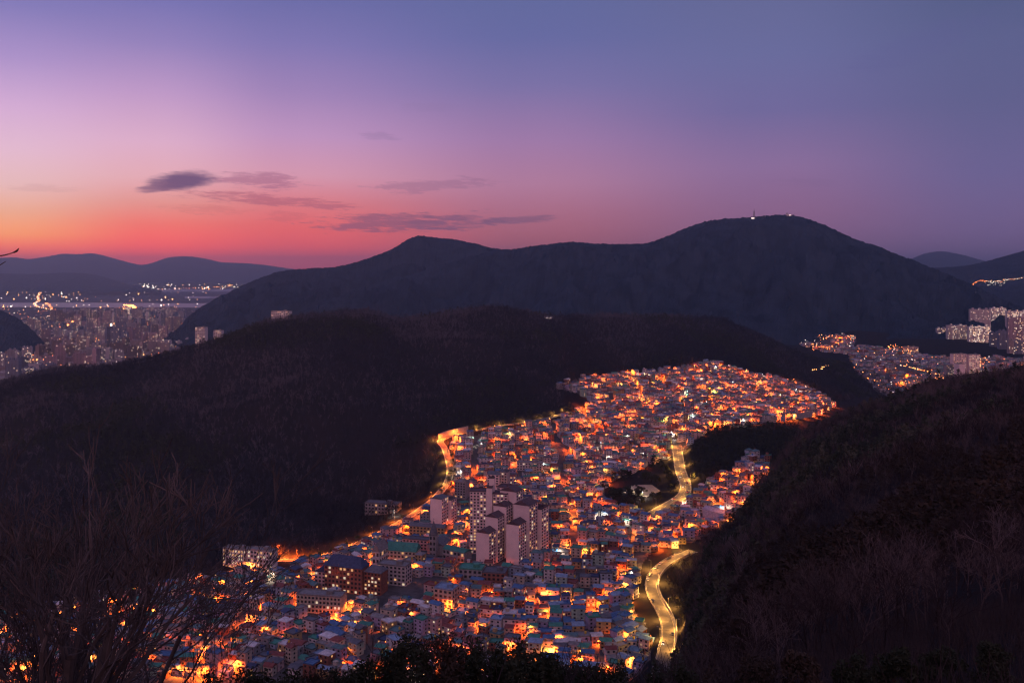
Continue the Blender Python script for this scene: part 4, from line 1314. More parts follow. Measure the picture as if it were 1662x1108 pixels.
# ---------------------------------------------------------------- lights too many and too far to count
far = {k: MB() for k in FAR_L}
OCT_V = [(1, 0, 0), (-1, 0, 0), (0, 1, 0), (0, -1, 0), (0, 0, 1), (0, 0, -1)]
OCT_F = [(0, 2, 4), (2, 1, 4), (1, 3, 4), (3, 0, 4), (2, 0, 5), (1, 2, 5), (3, 1, 5), (0, 3, 5)]
def far_light(x, y, z, r, key):
    r = r * 1.6
    far[key].add([(x + a * r, y + b_ * r, z + c * r) for a, b_, c in OCT_V], OCT_F)
def city_xy(px, D): return (px - CX) / F * D, D
def far_line(pix, keys, gap, r, jit=3.0, h=9.0):
    for (p0, D0), (p1, D1) in zip(pix[:-1], pix[1:]):
        a, b_ = Vector((*city_xy(p0, D0), 0)), Vector((*city_xy(p1, D1), 0))
        n = max(1, int((b_ - a).length / gap))
        for i in range(n):
            p = a.lerp(b_, (i + rnd.random()) / n)
            x, y = p.x + rnd.uniform(-jit, jit), p.y + rnd.uniform(-jit, jit)
            far_light(x, y, hz(x, y) + h, r * rnd.uniform(0.7, 1.3), rnd.choice(keys))
def drow(py, z=6.0): return (ZC - z) * F / (py - HY)
for n_, lo, hi, keys, rr in ((1000, 500, 640, ['white', 'amber', 'amber', 'orange'], 0.62), (420, 468, 500, ['white', 'amber'], 1.5), (110, 460, 470, ['white', 'white', 'amber'], 2.4)):
    for _ in range(n_):
        px = rnd.uniform(-60, 400); py = rnd.uniform(lo, hi)
        if 488 < py < 497 : continue
        if lo == 468 and px > 130 and rnd.random() < 0.6: continue
        D = drow(py); x, y = city_xy(px, D)
        far_light(x, y, hz(x, y) + rnd.uniform(4, 16), rr * rnd.choice([0.5, 0.6, 0.7, 0.8, 1.0, 1.3, 1.8]) * (D / 4000) ** 0.6, rnd.choice(keys))
rs = random.Random(404)
for _ in range(46):
    px, py = rs.uniform(-40, 380), rs.uniform(503, 632)
    D = drow(py); a = rs.choice([0.15, 0.15, 1.75]) + rs.gauss(0, 0.15); L_ = rs.uniform(120, 420)
    x, y = city_xy(px, D)
    x2, y2 = x + L_ * math.cos(a), y + L_ * math.sin(a)
    far_line([(px, D), (CX + F * x2 / y2, y2)], rs.choice([['amber', 'orange'], ['white', 'amber'], ['orange']]), rs.uniform(14, 30), rs.uniform(0.4, 0.8) * (D / 4000) ** 0.5, 3, 7)
far_line([(66, drow(475)), (61, drow(481)), (63, drow(489)), (55, drow(494)), (62, drow(499)), (80, drow(503)), (96, drow(510))], ['amber', 'orange', 'amber', 'white'], 40, 1.5, 14)
far_line([(76, drow(492)), (82, drow(500)), (90, drow(505))], ['orange', 'amber'], 40, 1.3, 16)
far_line([(36, drow(561)), (44, drow(572)), (52, drow(583)), (58, drow(588))], ['orange', 'orange', 'amber'], 8, 1.1, 9)
far_line([(98, drow(535)), (108, drow(528)), (118, drow(522))], ['orange', 'amber'], 16, 1.7, 16)
far_line([(72, drow(563)), (86, drow(576))], ['amber', 'orange'], 12, 1.1, 5)
far_line([(132, drow(581)), (138, drow(589))], ['amber', 'white'], 8, 1.2, 4)
far_line([(200, drow(499)), (212, drow(499.5)), (216, drow(504)), (203, drow(506))], ['orange', 'amber', 'orange'], 8, 2.4, 22, 26)
far_line([(172, drow(536)), (194, drow(528))], ['white', 'amber'], 10, 1.9, 24, 18)
far_line([(240, drow(471)), (320, drow(468)), (376, drow(464.5))], ['amber', 'white', 'orange'], 90, 3.2, 60)
far_line([(250, drow(466)), (254, drow(466))], ['white'], 20, 4.0, 20)
far_line([(372, drow(463)), (378, drow(463))], ['amber'], 20, 4.2, 30)
far_line([(90, drow(490)), (330, drow(487))], ['white', 'amber'], 110, 2.2, 20)
far_line([(-40, drow(497.4)), (330, drow(494.2))], ['white', 'amber'], 140, 1.9, 10)
far_line([(240, drow(558)), (300, drow(552)), (365, drow(549))], ['amber', 'white', 'white'], 12, 0.8, 12)
# right-hand valley
far_line([(1460, 2420), (1490, 2330), (1525, 2230)], ['orange', 'orange', 'amber'], 7, 0.6, 3)
for _ in range(330):
    poly = V_RIGHT if rnd.random() < 0.36 else V_RIGHT2
    xs_ = [p[0] for p in poly]; ys_ = [p[1] for p in poly]
    px, py = rnd.uniform(min(xs_), max(xs_)), rnd.uniform(min(ys_), max(ys_))
    if not inside([px], [py], poly)[0]: continue
    g = ground_at(px, py, 1850)
    far_light(g.x, g.y, g.z + rnd.uniform(6, 11), rnd.uniform(0.3, 0.65), rnd.choice(['orange', 'orange', 'amber', 'white']))
for px, py, n_ in ((1450, 570, 26), (1470, 573, 26), (1527, 622, 24), (1575, 600, 30), (1590, 598, 14), (1600, 590, 8), (1285, 549, 8), (1322, 566, 14), (1380, 552, 12), (1395, 605, 3)):
    for _ in range(n_):
        g = ground_at(px + rnd.gauss(0, 7), py + rnd.gauss(0, 3.0), 1850)
        far_light(g.x, g.y, g.z + rnd.uniform(4, 14), rnd.uniform(0.35, 0.7), rnd.choice(['orange', 'orange', 'amber']))
for px, py in ((1318, 605), (1326, 604), (1335, 603), (1340, 600), (1343, 597)):
    g = ground_at(px, py, 1500)
    for _ in range(3): far_light(g.x + rnd.gauss(0, 5), g.y, g.z + 6, 0.5, 'amber')
o_far = []
# lit road on the flank of the far hill: found by looking down onto that hill
import mathutils.bvhtree as bvt
hill = next(ob for ob in C.objects if ob.name.startswith('hill') and 'lit road' in ob.get('label', ''))
bv = bvt.BVHTree.FromPolygons([v.co.copy() for v in hill.data.vertices], [tuple(p.vertices) for p in hill.data.polygons])
def on_hill(px, py):
    d = Vector(((px - CX) / F, 1.0, -(py - HY) / F)).normalized()
    return bv.ray_cast(Vector((0, 0, ZC)), d)[0]
path = [(1594, 480), (1584, 474), (1578, 467), (1580, 461), (1590, 458.5), (1600, 458), (1612, 459), (1622, 458), (1632, 456), (1645, 455), (1662, 452), (1690, 447)]
for (a0, b0), (a1, b1) in zip(path[:-1], path[1:]):
    for k in range(7):
        t = (k + rnd.random()) / 7
        p = on_hill(a0 + (a1 - a0) * t, b0 + (b1 - b0) * t + rnd.gauss(0, 0.8))
        if p: far_light(p.x, p.y - 4, p.z + 8, rnd.uniform(0.55, 1.1), 'orange' if a0 < 1600 else rnd.choice(['orange', 'white', 'amber', 'white']))
for k in range(16):
    p = on_hill(1600 + k * 2.0 + rnd.gauss(0, 1), 463 + rnd.gauss(0, 2))
    if p: far_light(p.x, p.y - 4, p.z + 8, rnd.uniform(0.5, 0.9), 'white')
allv, allf, allm = [], [], []
flat = MB()
for i, k in enumerate(FAR_L):
    flat.merge(far[k], (0, 0, 0), 0, i)
o = flat.build('distant_lights', list(FAR_L.values()))
tag(o, 'countless lamps of the far city and its roads', kind='stuff')

# ---------------------------------------------------------------- apartment blocks of the two cities
def block_wall(name, col, lit, strength=3.8, bay=4.2, floor=3.1):
    m = bpy.data.materials.new(name); m.use_nodes = True
    t = m.node_tree; g = G(t); b = t.nodes['Principled BSDF']
    b.inputs['Roughness'].default_value = 0.9
    co = t.nodes.new('ShaderNodeTexCoord'); sp_ = t.nodes.new('ShaderNodeSeparateXYZ'); t.links.new(co.outputs['Object'], sp_.inputs[0])
    sn = t.nodes.new('ShaderNodeSeparateXYZ'); t.links.new(co.outputs['Normal'], sn.inputs[0])
    oi = t.nodes.new('ShaderNodeObjectInfo')
    onx = g.m('GREATER_THAN', g.m('ABSOLUTE', sn.outputs[0]), 0.5)
    u = g.m('ADD', g.m('MULTIPLY', sp_.outputs[0], g.m('SUBTRACT', 1.0, onx)), g.m('MULTIPLY', sp_.outputs[1], onx))
    u = g.m('DIVIDE', u, bay); v = g.m('DIVIDE', sp_.outputs[2], floor)
    cv = t.nodes.new('ShaderNodeCombineXYZ')
    t.links.new(g.m('FLOOR', u), cv.inputs[0]); t.links.new(g.m('FLOOR', v), cv.inputs[1])
    t.links.new(g.m('ADD', g.m('MULTIPLY', oi.outputs['Random'], 917.0), g.m('MULTIPLY', onx, 31.0)), cv.inputs[2])
    wnz = t.nodes.new('ShaderNodeTexWhiteNoise'); t.links.new(cv.outputs[0], wnz.inputs['Vector'])
    fu, fv = g.m('FRACT', u), g.m('FRACT', v)
    inw = g.m('MULTIPLY', g.m('MULTIPLY', g.m('GREATER_THAN', fu, 0.18), g.m('LESS_THAN', fu, 0.82)), g.m('MULTIPLY', g.m('GREATER_THAN', fv, 0.28), g.m('LESS_THAN', fv, 0.82)))
    upright = g.m('LESS_THAN', g.m('ABSOLUTE', sn.outputs[2]), 0.5)
    inw = g.m('MULTIPLY', inw, upright)
    inw = g.m('MULTIPLY', inw, g.m('SUBTRACT', 1.0, onx))          # end walls are blank
    lit_ = g.m('MULTIPLY', g.m('LESS_THAN', wnz.outputs['Value'], g.m('MULTIPLY', g.m('ADD', g.m('POWER', oi.outputs['Random'], 2.0), 0.12), lit * 2.2)), inw)
    sc_ = t.nodes.new('ShaderNodeSeparateColor'); t.links.new(wnz.outputs['Color'], sc_.inputs[0])
    base = g.mix(1.0, col, g.mix(oi.outputs['Random'], (0.8, 0.8, 0.8), (1.1, 1.08, 1.05)), 'MULTIPLY')
    t.links.new(g.mix(inw, base, (0.05, 0.05, 0.06)), b.inputs['Base Color'])
    t.links.new(g.mix(sc_.outputs[1], (1.0, 0.50, 0.20), (1.0, 0.88, 0.70)), b.inputs['Emission Color'])
    t.links.new(g.m('MULTIPLY', lit_, g.m('MULTIPLY', g.m('ADD', sc_.outputs[0], 0.4), strength)), b.inputs['Emission Strength'])
    m.cycles.emission_sampling = 'NONE'
    return m
BW = {'pale grey': block_wall('block_grey', (0.34, 0.32, 0.34), 0.07), 'beige': block_wall('block_beige', (0.38, 0.31, 0.28), 0.08), 'pinkish': block_wall('block_pink', (0.40, 0.28, 0.30), 0.07),
      'white': block_wall('block_white', (0.46, 0.43, 0.43), 0.09), 'blue-grey': block_wall('block_blue', (0.17, 0.19, 0.25), 0.05), 'brown': block_wall('block_brown', (0.20, 0.15, 0.13), 0.06)}
BWL = block_wall('block_bright', (0.66, 0.58, 0.55), 0.42, 3.0)
BWM = block_wall('block_mid', (0.66, 0.56, 0.54), 0.28, 2.6)

def block_mesh(w, d, h, huts, m, base=6.0, slots=0):
    b = MB()
    b.box(0, 0, -base, w, d, h + base)
    b.box(0, 0, h + 0.01, w + 0.5, d + 0.5, 0.9)
    for k in range(huts):
        b.box((k + 0.5) / huts * w - w / 2, d * 0.12, h + 0.92, 5.5, d * 0.5, 4.2)
    for k in range(1, huts):          # recesses between stair sections
        b.box(k / huts * w - w / 2, -d / 2 - 0.4, 0, 1.2, 0.8, h - 1)
    return b.mesh('wall', [m])

def far_block(x, y, z, w, d, h, rz, m, label, group, huts=2, base=8.0):
    o = bpy.data.objects.new('apartment_block', block_mesh(w, d, h, huts, m, base))
    C.objects.link(o); o.location = (x, y, z); o.rotation_euler = (0, 0, rz)
    tag(o, label, 'apartment block', group)
    return o

# left-hand city: estates (px, row of the feet, how many, width of the row in px, height m, colour, where)
EST = [
    (50, 622, 5, 70, 52, 'blue-grey', 'at the dark slope foot'), (22, 596, 5, 60, 50, 'pale grey', 'above the slope foot'), (12, 556, 4, 40, 48, 'white', 'below the wooded knoll'),
    (120, 597, 6, 90, 58, 'pinkish', 'nearest the crest'), (170, 588, 6, 60, 62, 'pale grey', 'against the crest'), (205, 582, 5, 40, 70, 'brown', 'against the crest'), (245, 574, 5, 60, 46, 'beige', 'along the crest'),
    (285, 566, 5, 60, 40, 'white', 'along the crest'), (350, 552, 4, 50, 40, 'pale grey', 'behind the hill shoulder'), (190, 566, 4, 34, 80, 'blue-grey', 'in the city centre'),
    (140, 572, 6, 70, 52, 'beige', 'in the city centre'), (90, 578, 5, 60, 46, 'brown', 'west of the lit avenue'), (75, 556, 5, 70, 44, 'pinkish', 'beyond the lit avenue'), (130, 552, 7, 90, 56, 'white', 'in mid city'),
    (230, 556, 6, 80, 60, 'pinkish', 'in mid city'), (180, 545, 6, 80, 66, 'pale grey', 'in mid city'), (110, 540, 6, 80, 56, 'blue-grey', 'by the orange crossing'), (250, 540, 7, 90, 62, 'beige', 'towards the mountain foot'),
    (150, 530, 7, 90, 64, 'pinkish', 'in the back rows'), (225, 527, 7, 90, 68, 'white', 'in the back rows'), (290, 526, 6, 60, 66, 'pale grey', 'under the mountain'), (120, 521, 7, 80, 62, 'brown', 'in the back rows'),
    (185, 514, 8, 100, 70, 'beige', 'by the river'), (260, 513, 8, 100, 72, 'blue-grey', 'by the river'), (270, 506, 6, 60, 66, 'pinkish', 'on the river bank'), (130, 510, 6, 60, 60, 'pale grey', 'by the river'), (40, 535, 5, 50, 46, 'beige', 'beside the knoll'), (220, 505, 7, 90, 66, 'white', 'on the river bank'),
]
nblk = 0
for ei, (px, py, n, span, h, colr, where) in enumerate(EST):
    r = random.Random(100 + ei)
    rz = r.uniform(-0.5, 0.5)
    for k in range(n):
        qx = px + ((k + 0.5) / n - 0.5) * span + r.uniform(-2, 2)
        D = drow(py + r.uniform(-3, 3)) ; x, y = city_xy(qx, D)
        z = hz(x, y)
        if z > 40: z = 12
        w = r.uniform(26, 46); hh = h * r.choice([0.55, 0.7, 0.85, 1.0, 1.1, 1.3])
        hh = min(hh, max(16.0, (py - 500.5) * D / F)) if py < 545 else hh
        tall = 'tall ' if hh > 62 else ''
        far_block(x, y, z, w, 12.5, hh, rz + r.choice([0, 0, 0.25, 1.2]), BW[colr], f"{ordinal(k + 1)} from the left of {n} {colr} apartment blocks {where}".replace('the the', 'the') + (f', {ORD[ei % 7 + 1]} estate' if False else ''), 'apartment blocks of the left-hand city', r.choice([2, 3]))
        nblk += 1
# a dark office tower and the bright orange one
far_block(*city_xy(209, drow(509)), hz(*city_xy(209, drow(509))), 44, 30, 48, 0.1, BWM, 'broad block glowing orange near the river', None, 2)
far_block(*city_xy(200, drow(579)), 8, 26, 22, 72, 0.3, BW['blue-grey'], 'dark unlit tower standing out of the city lights', None, 1)

# right-hand city (photo left edge, right edge, top row, foot row, distance)
RIGHT = [
    (1574, 1606, 502, 541, 3150, BWM, 'wide pale slab at the left end of the hilltop rank'), (1607, 1632, 500, 536, 3200, BWM, 'slab with a red roof light in the hilltop rank'), (1633, 1668, 505, 540, 3150, BWM, 'pale slab at the right end of the hilltop rank'),
    (1636, 1662, 516, 560, 2950, BW['pinkish'], 'pinkish tower below the right end of the hilltop rank'),
    (1571, 1607, 530, 561, 2900, BWM, 'long slab directly under the wide pale slab'), (1536, 1568, 528, 557, 2950, BWL, 'brightly lit slab left of the long slab'), (1520, 1536, 533, 550, 3000, BW['white'], 'small white block at the left end of the middle rank'),
    (1488, 1514, 527, 543, 3300, BW['beige'], 'low beige block with green-lit windows under the mountain'), (1496, 1520, 524, 542, 3350, BW['pale grey'], 'low grey block partly behind the beige one'),
    (1607, 1621, 540, 568, 2800, BW['blue-grey'], 'slim blue-grey tower at the right of the long slab'), (1620, 1632, 537, 577, 2750, BW['blue-grey'], 'taller slim blue-grey tower next to it'), (1636, 1644, 552, 576, 2650, BW['beige'], 'narrow beige tower with a lit stairwell'),
    (1644, 1658, 554, 580, 2650, BW['blue-grey'], 'dark blue tower by the right edge'), (1657, 1672, 556, 584, 2650, BW['pinkish'], 'pinkish tower cut by the right edge'),
]
for x0, x1, top, foot, D, m, lab in RIGHT:
    w = (x1 - x0) / F * D; h = (foot - top) / F * D
    x = ((x0 + x1) / 2 - CX) / F * D
    far_block(x, D, zrow(foot, D), w * 1.0, 13, h, rnd.uniform(-0.12, 0.12), m, lab, 'apartment blocks of the right-hand city', max(2, int(w / 22)), 30)
# the brightly lit estate close to the right-hand slope, near enough to show windows
for cx_, foot, D, wings, lab in (
    (1568, 612, 2150, [W(-14, 10, 34, 13, 56, tower_wall, RM['grey'], 'flat', 18, {'f': 8}, 0.26), W(24, 8, 30, 13, 54, tower_wall, RM['grey'], 'flat', 18, {'f': 7}, 0.45)], 'broad pink slab with many lit windows behind the right-hand slope'),
    (1557, 615, 2080, [W(0, 0, 15, 18, 36, tower_wall, RM['grey'], 'flat', 12, {'r': 4}, 0.2)], 'blank pink end wall in front of the broad pink slab'),
    (1541, 610, 2120, [W(0, 0, 24, 12, 26, WM['grey'], RM['grey'], 'flat', 8, {'f': 6}, 0.28)], 'lower grey block stepping down from the broad pink slab')):
    g = Vector(((cx_ - CX) / F * D, D, zrow(foot, D)))
    root = empty('apartment_tower', g, rad(8)); tag(root, lab, 'apartment tower')
    bud, rest = [100], MB()
    for i, w in enumerate(wings): wing(root, seed=cx_ + i, budget=bud, rest=rest, base=40, **w)
    if rest.v:
        o = rest.build('window', WMATS, root); o['kind'] = 'stuff'
g = ground_at(1478, 572, 1900)
root = empty('apartment_block', g, rad(-8)); tag(root, 'low block washed in red light above the lit orange road', 'apartment block')
bud, rest = [90], MB()
wing(root, 0, 0, 42, 14, 17, 0.0, WM['pale pink'], RM['grey'], 'flat', 5, {'f': 9}, 0.5, 5, bud, rest, base=20)

# low roofs between the blocks of the left-hand city
low = MB()
lw = [mat('low_grey', (0.26, 0.25, 0.26)), mat('low_pale', (0.42, 0.38, 0.36)), mat('low_brown', (0.22, 0.16, 0.14)), block_wall('low_lit', (0.34, 0.30, 0.30), 0.12, 1.8, 5.0, 3.4)]
for _ in range(2600):
    px = rnd.uniform(-70, 400); py = 640 - abs(rnd.gauss(0, 62))
    if py < 499: continue
    D = drow(py); x, y = city_xy(px, D)
    z = hz(x, y)
    if z > 22: continue
    low.box(x, y, z - 3, rnd.uniform(10, 30), rnd.uniform(9, 20), 3 + rnd.choice([6, 9, 9, 12, 16, 22]), rnd.gauss(0, 0.5), rnd.choices([0, 1, 2, 3], [3, 3, 2, 3])[0])
o = low.build('low_city_buildings', lw); tag(o, 'low buildings filling the left-hand city', kind='stuff')

# ---------------------------------------------------------------- the radio station on the summit
mt = next(ob for ob in C.objects if ob.name.startswith('mountain') and 'radio station' in ob.get('label', ''))
bvm = bvt.BVHTree.FromPolygons([v.co.copy() for v in mt.data.vertices], [tuple(p.vertices) for p in mt.data.polygons])
def summit(px):
    D = 3890.0
    x = (px - CX) / F * D
    hit = bvm.ray_cast(Vector((x, D, 2000)), Vector((0, 0, -1)))[0]
    return hit or Vector((x, D, 550))
white_e = emit('station_light', (1.0, 0.82, 0.70), 1.8)
g = summit(1222)
root = empty('broadcast_tower', g - Vector((0, 0, 1))); tag(root, 'tall lattice mast rising from a lit white station on the summit', 'radio mast')
b = MB(); b.box(0, 0, -4, 17, 10, 9); b.build('station_building', [WM['white']], root)
b = MB(); b.box(-2, -5.3, 0.5, 13, 0.4, 4.0); b.build('lit_window', [white_e], root)
b = MB(); b.box(0, 0, 5.002, 18, 11, 0.6); b.build('roof', RM['grey'], root)
b = MB()
for sx, sy in ((-1, -1), (1, -1), (1, 1), (-1, 1)):
    b.tube((5 + sx * 3.0, sy * 3.0, 5), (5 + sx * 1.0, sy * 1.0, 36), 0.8, 0.6, 5)
for k in range(10):
    z = 6 + k * 3.1; q = 3.0 - 2.0 * (z - 5) / 31
    b.box(5, 0, z, q * 2 + .5, q * 2 + .5, 0.7)
b.tube((5, 0, 30), (5, 0, 48), 0.9, 0.4, 5)
b.build('mast', M['steel'], root)
b = MB()
for z, a in ((20, 0.3), (24, 2.0), (15, 4.0)):
    b.ball((5 + 2.2 * math.cos(a), 2.2 * math.sin(a), z), 1.3, 8, 4)
b.build('dish', WM['white'], root)
for px, h_, lab in ((1203, 12, 'slim aerial left of the lattice mast'), (1212, 10, 'short aerial between the slim one and the mast'), (1242, 7, 'small aerial right of the lattice mast'), (1290, 13, 'thin aerial right of the second station')):
    g = summit(px); root = empty('aerial', g); tag(root, lab, 'aerial')
    b = MB(); b.tube((0, 0, -3), (0, 0, h_), 0.55, 0.25, 5); b.build('pole', M['steel'], root)
    b = MB()
    for k in range(3): b.box(0, 0, h_ * (0.5 + 0.2 * k), 3.0 - k * 0.7, 0.35, 0.35)
    b.build('crossbar', M['steel'], root)
g = summit(1281)
root = empty('radio_station', g - Vector((0, 0, 1))); tag(root, 'second lit station with a dome on the summit', 'radio station')
b = MB(); b.box(0, 0, -4, 20, 9, 9); b.box(-10, 0, -4, 6, 6, 12); b.build('wall', WM['white'], root)
b = MB(); b.box(2, -4.8, 1.5, 6, 0.4, 3.0); b.build('lit_window', [white_e], root)
b = MB(); b.box(0, 0, 5.002, 20.6, 9.6, 0.5); b.build('roof', RM['grey'], root)
b = MB(); b.ball((-10, 0, 10.4), 3.6, 12, 8); b.build('dome', RM['grey'], root, True)
# hut light on the hill crest
g = ground_at(890, 517.5, 1400)
root = empty('hut', g); tag(root, 'lit hut on the crest of the wooded hill', 'hut')
b = MB(); b.box(0, 0, -3, 15, 7, 6.5); b.build('wall', WM['white'], root)
b = MB(); b.gable(0, 0, 3.5, 16, 8, 2); b.build('roof', RM['grey'], root)
b = MB(); b.box(0, -3.6, 0.8, 11, 0.2, 1.7); b.build('lit_window', [white_e], root)

# ---------------------------------------------------------------- cars
def car_paint(name, col):
    m = bpy.data.materials.new(name); m.use_nodes = True
    b = m.node_tree.nodes['Principled BSDF']
    b.inputs['Base Color'].default_value = (*col, 1); b.inputs['Roughness'].default_value = 0.3
    b.inputs['Coat Weight'].default_value = 0.6; b.inputs['Metallic'].default_value = 0.2
    return m
PAINT = {'white': car_paint('paint_white', (0.65, 0.65, 0.65)), 'silver': car_paint('paint_silver', (0.34, 0.35, 0.37)), 'black': car_paint('paint_black', (0.02, 0.02, 0.022)),
         'grey': car_paint('paint_grey', (0.12, 0.12, 0.13)), 'dark blue': car_paint('paint_blue', (0.03, 0.05, 0.12)), 'red': car_paint('paint_red', (0.30, 0.03, 0.03))}
M['headlight'] = emit('headlight_glow', (1.0, 0.9, 0.7), 8.0)
M['taillight'] = emit('taillight_glow', (1.0, 0.06, 0.03), 6.0)
M['lens'] = mat('lamp_lens', (0.6, 0.6, 0.58), 0.2, 0.1, 5.0, 0.5)
M['red_lens'] = mat('red_lens', (0.3, 0.02, 0.02), 0.3, 0.1, 5.0, 0.5)

def car_profile(b, prof, w, inset=0.0):
    n = len(prof)
    vs = [(x, -w / 2 + (inset if z > 0.95 else 0), z) for x, z in prof] + [(x, w / 2 - (inset if z > 0.95 else 0), z) for x, z in prof]
    fs = [tuple(range(n)), tuple(range(2 * n - 1, n - 1, -1))]
    fs += [((i + 1) % n, i, n + i, n + (i + 1) % n) for i in range(n)]
    b.add(vs, fs)
CAR = {}
b = MB()
car_profile(b, [(2.2, 0.30), (2.25, 0.62), (2.05, 0.80), (1.0, 0.93), (-1.75, 0.95), (-2.15, 0.88), (-2.25, 0.55), (-2.2, 0.30)], 1.78)
body_b = b
b = MB(); car_profile(b, [(0.95, 0.94), (0.30, 1.38), (-0.2, 1.46), (-1.05, 1.42), (-1.72, 0.96)], 1.66, 0.10)
CAR['cabin'] = b.mesh('cabin', [M['dark_glass']])
b = MB(); b.box(-0.42, 0, 1.455, 1.25, 1.30, 0.05, 0, 0, 0.9)
roof_b = b
b = MB(); b.tube((0, -0.11, 0), (0, 0.11, 0), 0.33, 0.33, 14); CAR['tyre'] = b.mesh('tyre', [M['rubber']])
b = MB(); b.tube((0, -0.125, 0), (0, 0.125, 0), 0.20, 0.20, 10); CAR['rim'] = b.mesh('rim', [M['steel']])
hl_b = MB(); hl_b.box(0, 0, -0.08, 0.10, 0.34, 0.16)
CAR['on'] = hl_b.mesh('headlight', [M['headlight']]); CAR['off'] = hl_b.mesh('headlight', [M['lens']])
CAR['ton'] = hl_b.mesh('taillight', [M['taillight']]); CAR['toff'] = hl_b.mesh('taillight', [M['red_lens']])
CAR['bumper'] = None
bm_ = MB(); bm_.box(2.235, 0, 0.28, 0.12, 1.72, 0.26); bm_.box(-2.235, 0, 0.28, 0.12, 1.72, 0.26)
CAR['bumper'] = bm_.mesh('bumper', [M['rubber']])
_body = {k: body_b.mesh('body', [m]) for k, m in PAINT.items()}
_roof = {k: roof_b.mesh('roof', [m]) for k, m in PAINT.items()}
def make_car(loc, rz, colr, lights, label, group):
    root = empty('parked_car' if not lights else 'car', loc, rz)
    tag(root, label, 'car', group)
    link_copy(_body[colr], 'body', root); link_copy(CAR['cabin'], 'cabin', root); link_copy(_roof[colr], 'roof', root); link_copy(CAR['bumper'], 'bumper', root)
    for sx in (1.35, -1.35):
        for sy in (-0.82, 0.82):
            w = link_copy(CAR['tyre'], 'wheel', root, (sx, sy, 0.33)); link_copy(CAR['rim'], 'rim', w)
    for sy in (-0.62, 0.62):
        link_copy(CAR['on' if lights else 'off'], 'headlight', root, (2.2, sy, 0.66))
        link_copy(CAR['ton' if lights else 'toff'], 'taillight', root, (-2.22, sy, 0.70))
    return root
def on_road(L, px, py, off):
    """nearest road point to a photo position"""
    q = np.array([project(*p) for p in L])
    i = int(np.argmin(np.hypot(q[:, 0] - px, q[:, 1] - py)))
    i = max(1, min(len(L) - 2, i))
    d = L[i + 1] - L[i - 1]; d /= np.linalg.norm(d)
    return Vector((L[i][0] + d[1] * off, L[i][1] - d[0] * off, L[i][2] + 0.12)), math.atan2(d[1], d[0])
for px, py, off, c, lit_, lab in (
    (1093, 906, 3.5, 'black', 0, 'black car furthest up the parked line on the S bend'), (1078, 915, 3.5, 'white', 0, 'white car second in the parked line on the S bend'), (1069, 923, 3.5, 'silver', 0, 'silver car in the middle of the parked line on the S bend'),
    (1060, 931, 3.5, 'black', 0, 'black car just above the last parked one on the S bend'), (1055, 941, 3.5, 'white', 0, 'white car at the lower end of the parked line on the S bend'),
    (1066, 976, 3.0, 'dark blue', 0, 'lone dark blue car stopped at the outer lane of the S bend'), (1086, 1030, -2.8, 'black', 0, 'black car low on the S bend behind bare twigs'), (1082, 1044, 3.0, 'white', 1, 'white car with headlights on at the bottom of the S bend')):
    p, a = on_road(R_bend, px, py, sgn * off)
    make_car(p, a, c, lit_, lab, 'cars on the S bend')
for px, py, off, c, lit_, lab in (
    (1105, 768, -2.5, 'white', 1, 'white car driving highest on the avenue'), (1108, 776, 3.4, 'silver', 1, 'silver car second from the top of the avenue'), (1113, 783, -2.4, 'grey', 1, 'grey car at the curve of the avenue'),
    (1115, 790, 3.0, 'white', 1, 'white car just below the curve of the avenue'), (1112, 800, -3.0, 'black', 1, 'black car with lights on low on the avenue'), (1098, 812, 3.0, 'red', 1, 'red car lowest on the avenue')):
    p, a = on_road(R_main, px, py, off)
    make_car(p, a + (math.pi if off < 0 else 0), c, lit_, lab, 'cars on the avenue')

# ---------------------------------------------------------------- trees
def grow(r, base, height_, rad0, lean=(0, 0), levels=4, spread=0.5, kids=(3, 5), up=0.25, min_r=0.004, nseg=4, trunk_sides=7, twig_sides=3):
    """a bare tree: returns (trunk MB, branches MB)"""
    tr, br = MB(), MB()
    def limb(p, d, L, r0, lev):
        mb = tr if lev == 0 else br
        n = nseg if lev < 2 else (3 if lev == 2 else 2)
        pts = [p.copy()]; q = p.copy(); dd = d.copy()
        for i in range(n):
            j = Vector((r.gauss(0, 1), r.gauss(0, 1), r.gauss(0, .6))) * (0.10 if lev == 0 else 0.17)
            dd = (dd + j + Vector((0, 0, up * (0.3 if lev == 0 else 0.5)))).normalized()
            q = q + dd * (L / n)
            pts.append(q.copy())
        r1 = max(min_r, r0 * (0.55 if lev < 2 else 0.35))
        for i in range(n):
            ra = r0 + (r1 - r0) * i / n; rb = r0 + (r1 - r0) * (i + 1) / n
            mb.tube(pts[i], pts[i + 1], ra, rb, trunk_sides if lev == 0 else (5 if lev == 1 else twig_sides), 0, False)
        if lev >= levels: return
        k = r.randint(*kids) + (2 if lev == 0 else 0)
        for c in range(k):
            t = r.uniform(0.25 if lev else 0.3, 1.0)
            i = min(n - 1, int(t * n)); f = t * n - i
            pp = pts[i].lerp(pts[i + 1], f)
            ax = (pts[i + 1] - pts[i]).normalized()
            side = Vector((r.gauss(0, 1), r.gauss(0, 1), r.gauss(0, 0.7)))
            side = (side - ax * side.dot(ax)).normalized()
            nd = (ax * (1 - spread * 0.6) + side * spread * r.uniform(0.7, 1.3)).normalized()
            limb(pp, nd, L * r.uniform(0.42, 0.68), max(min_r, r0 * (1 - 0.45 * t) * r.uniform(0.45, 0.62)), lev + 1)
    limb(Vector(base), Vector((lean[0], lean[1], 1)).normalized(), height_, rad0, 0)
    return tr, br

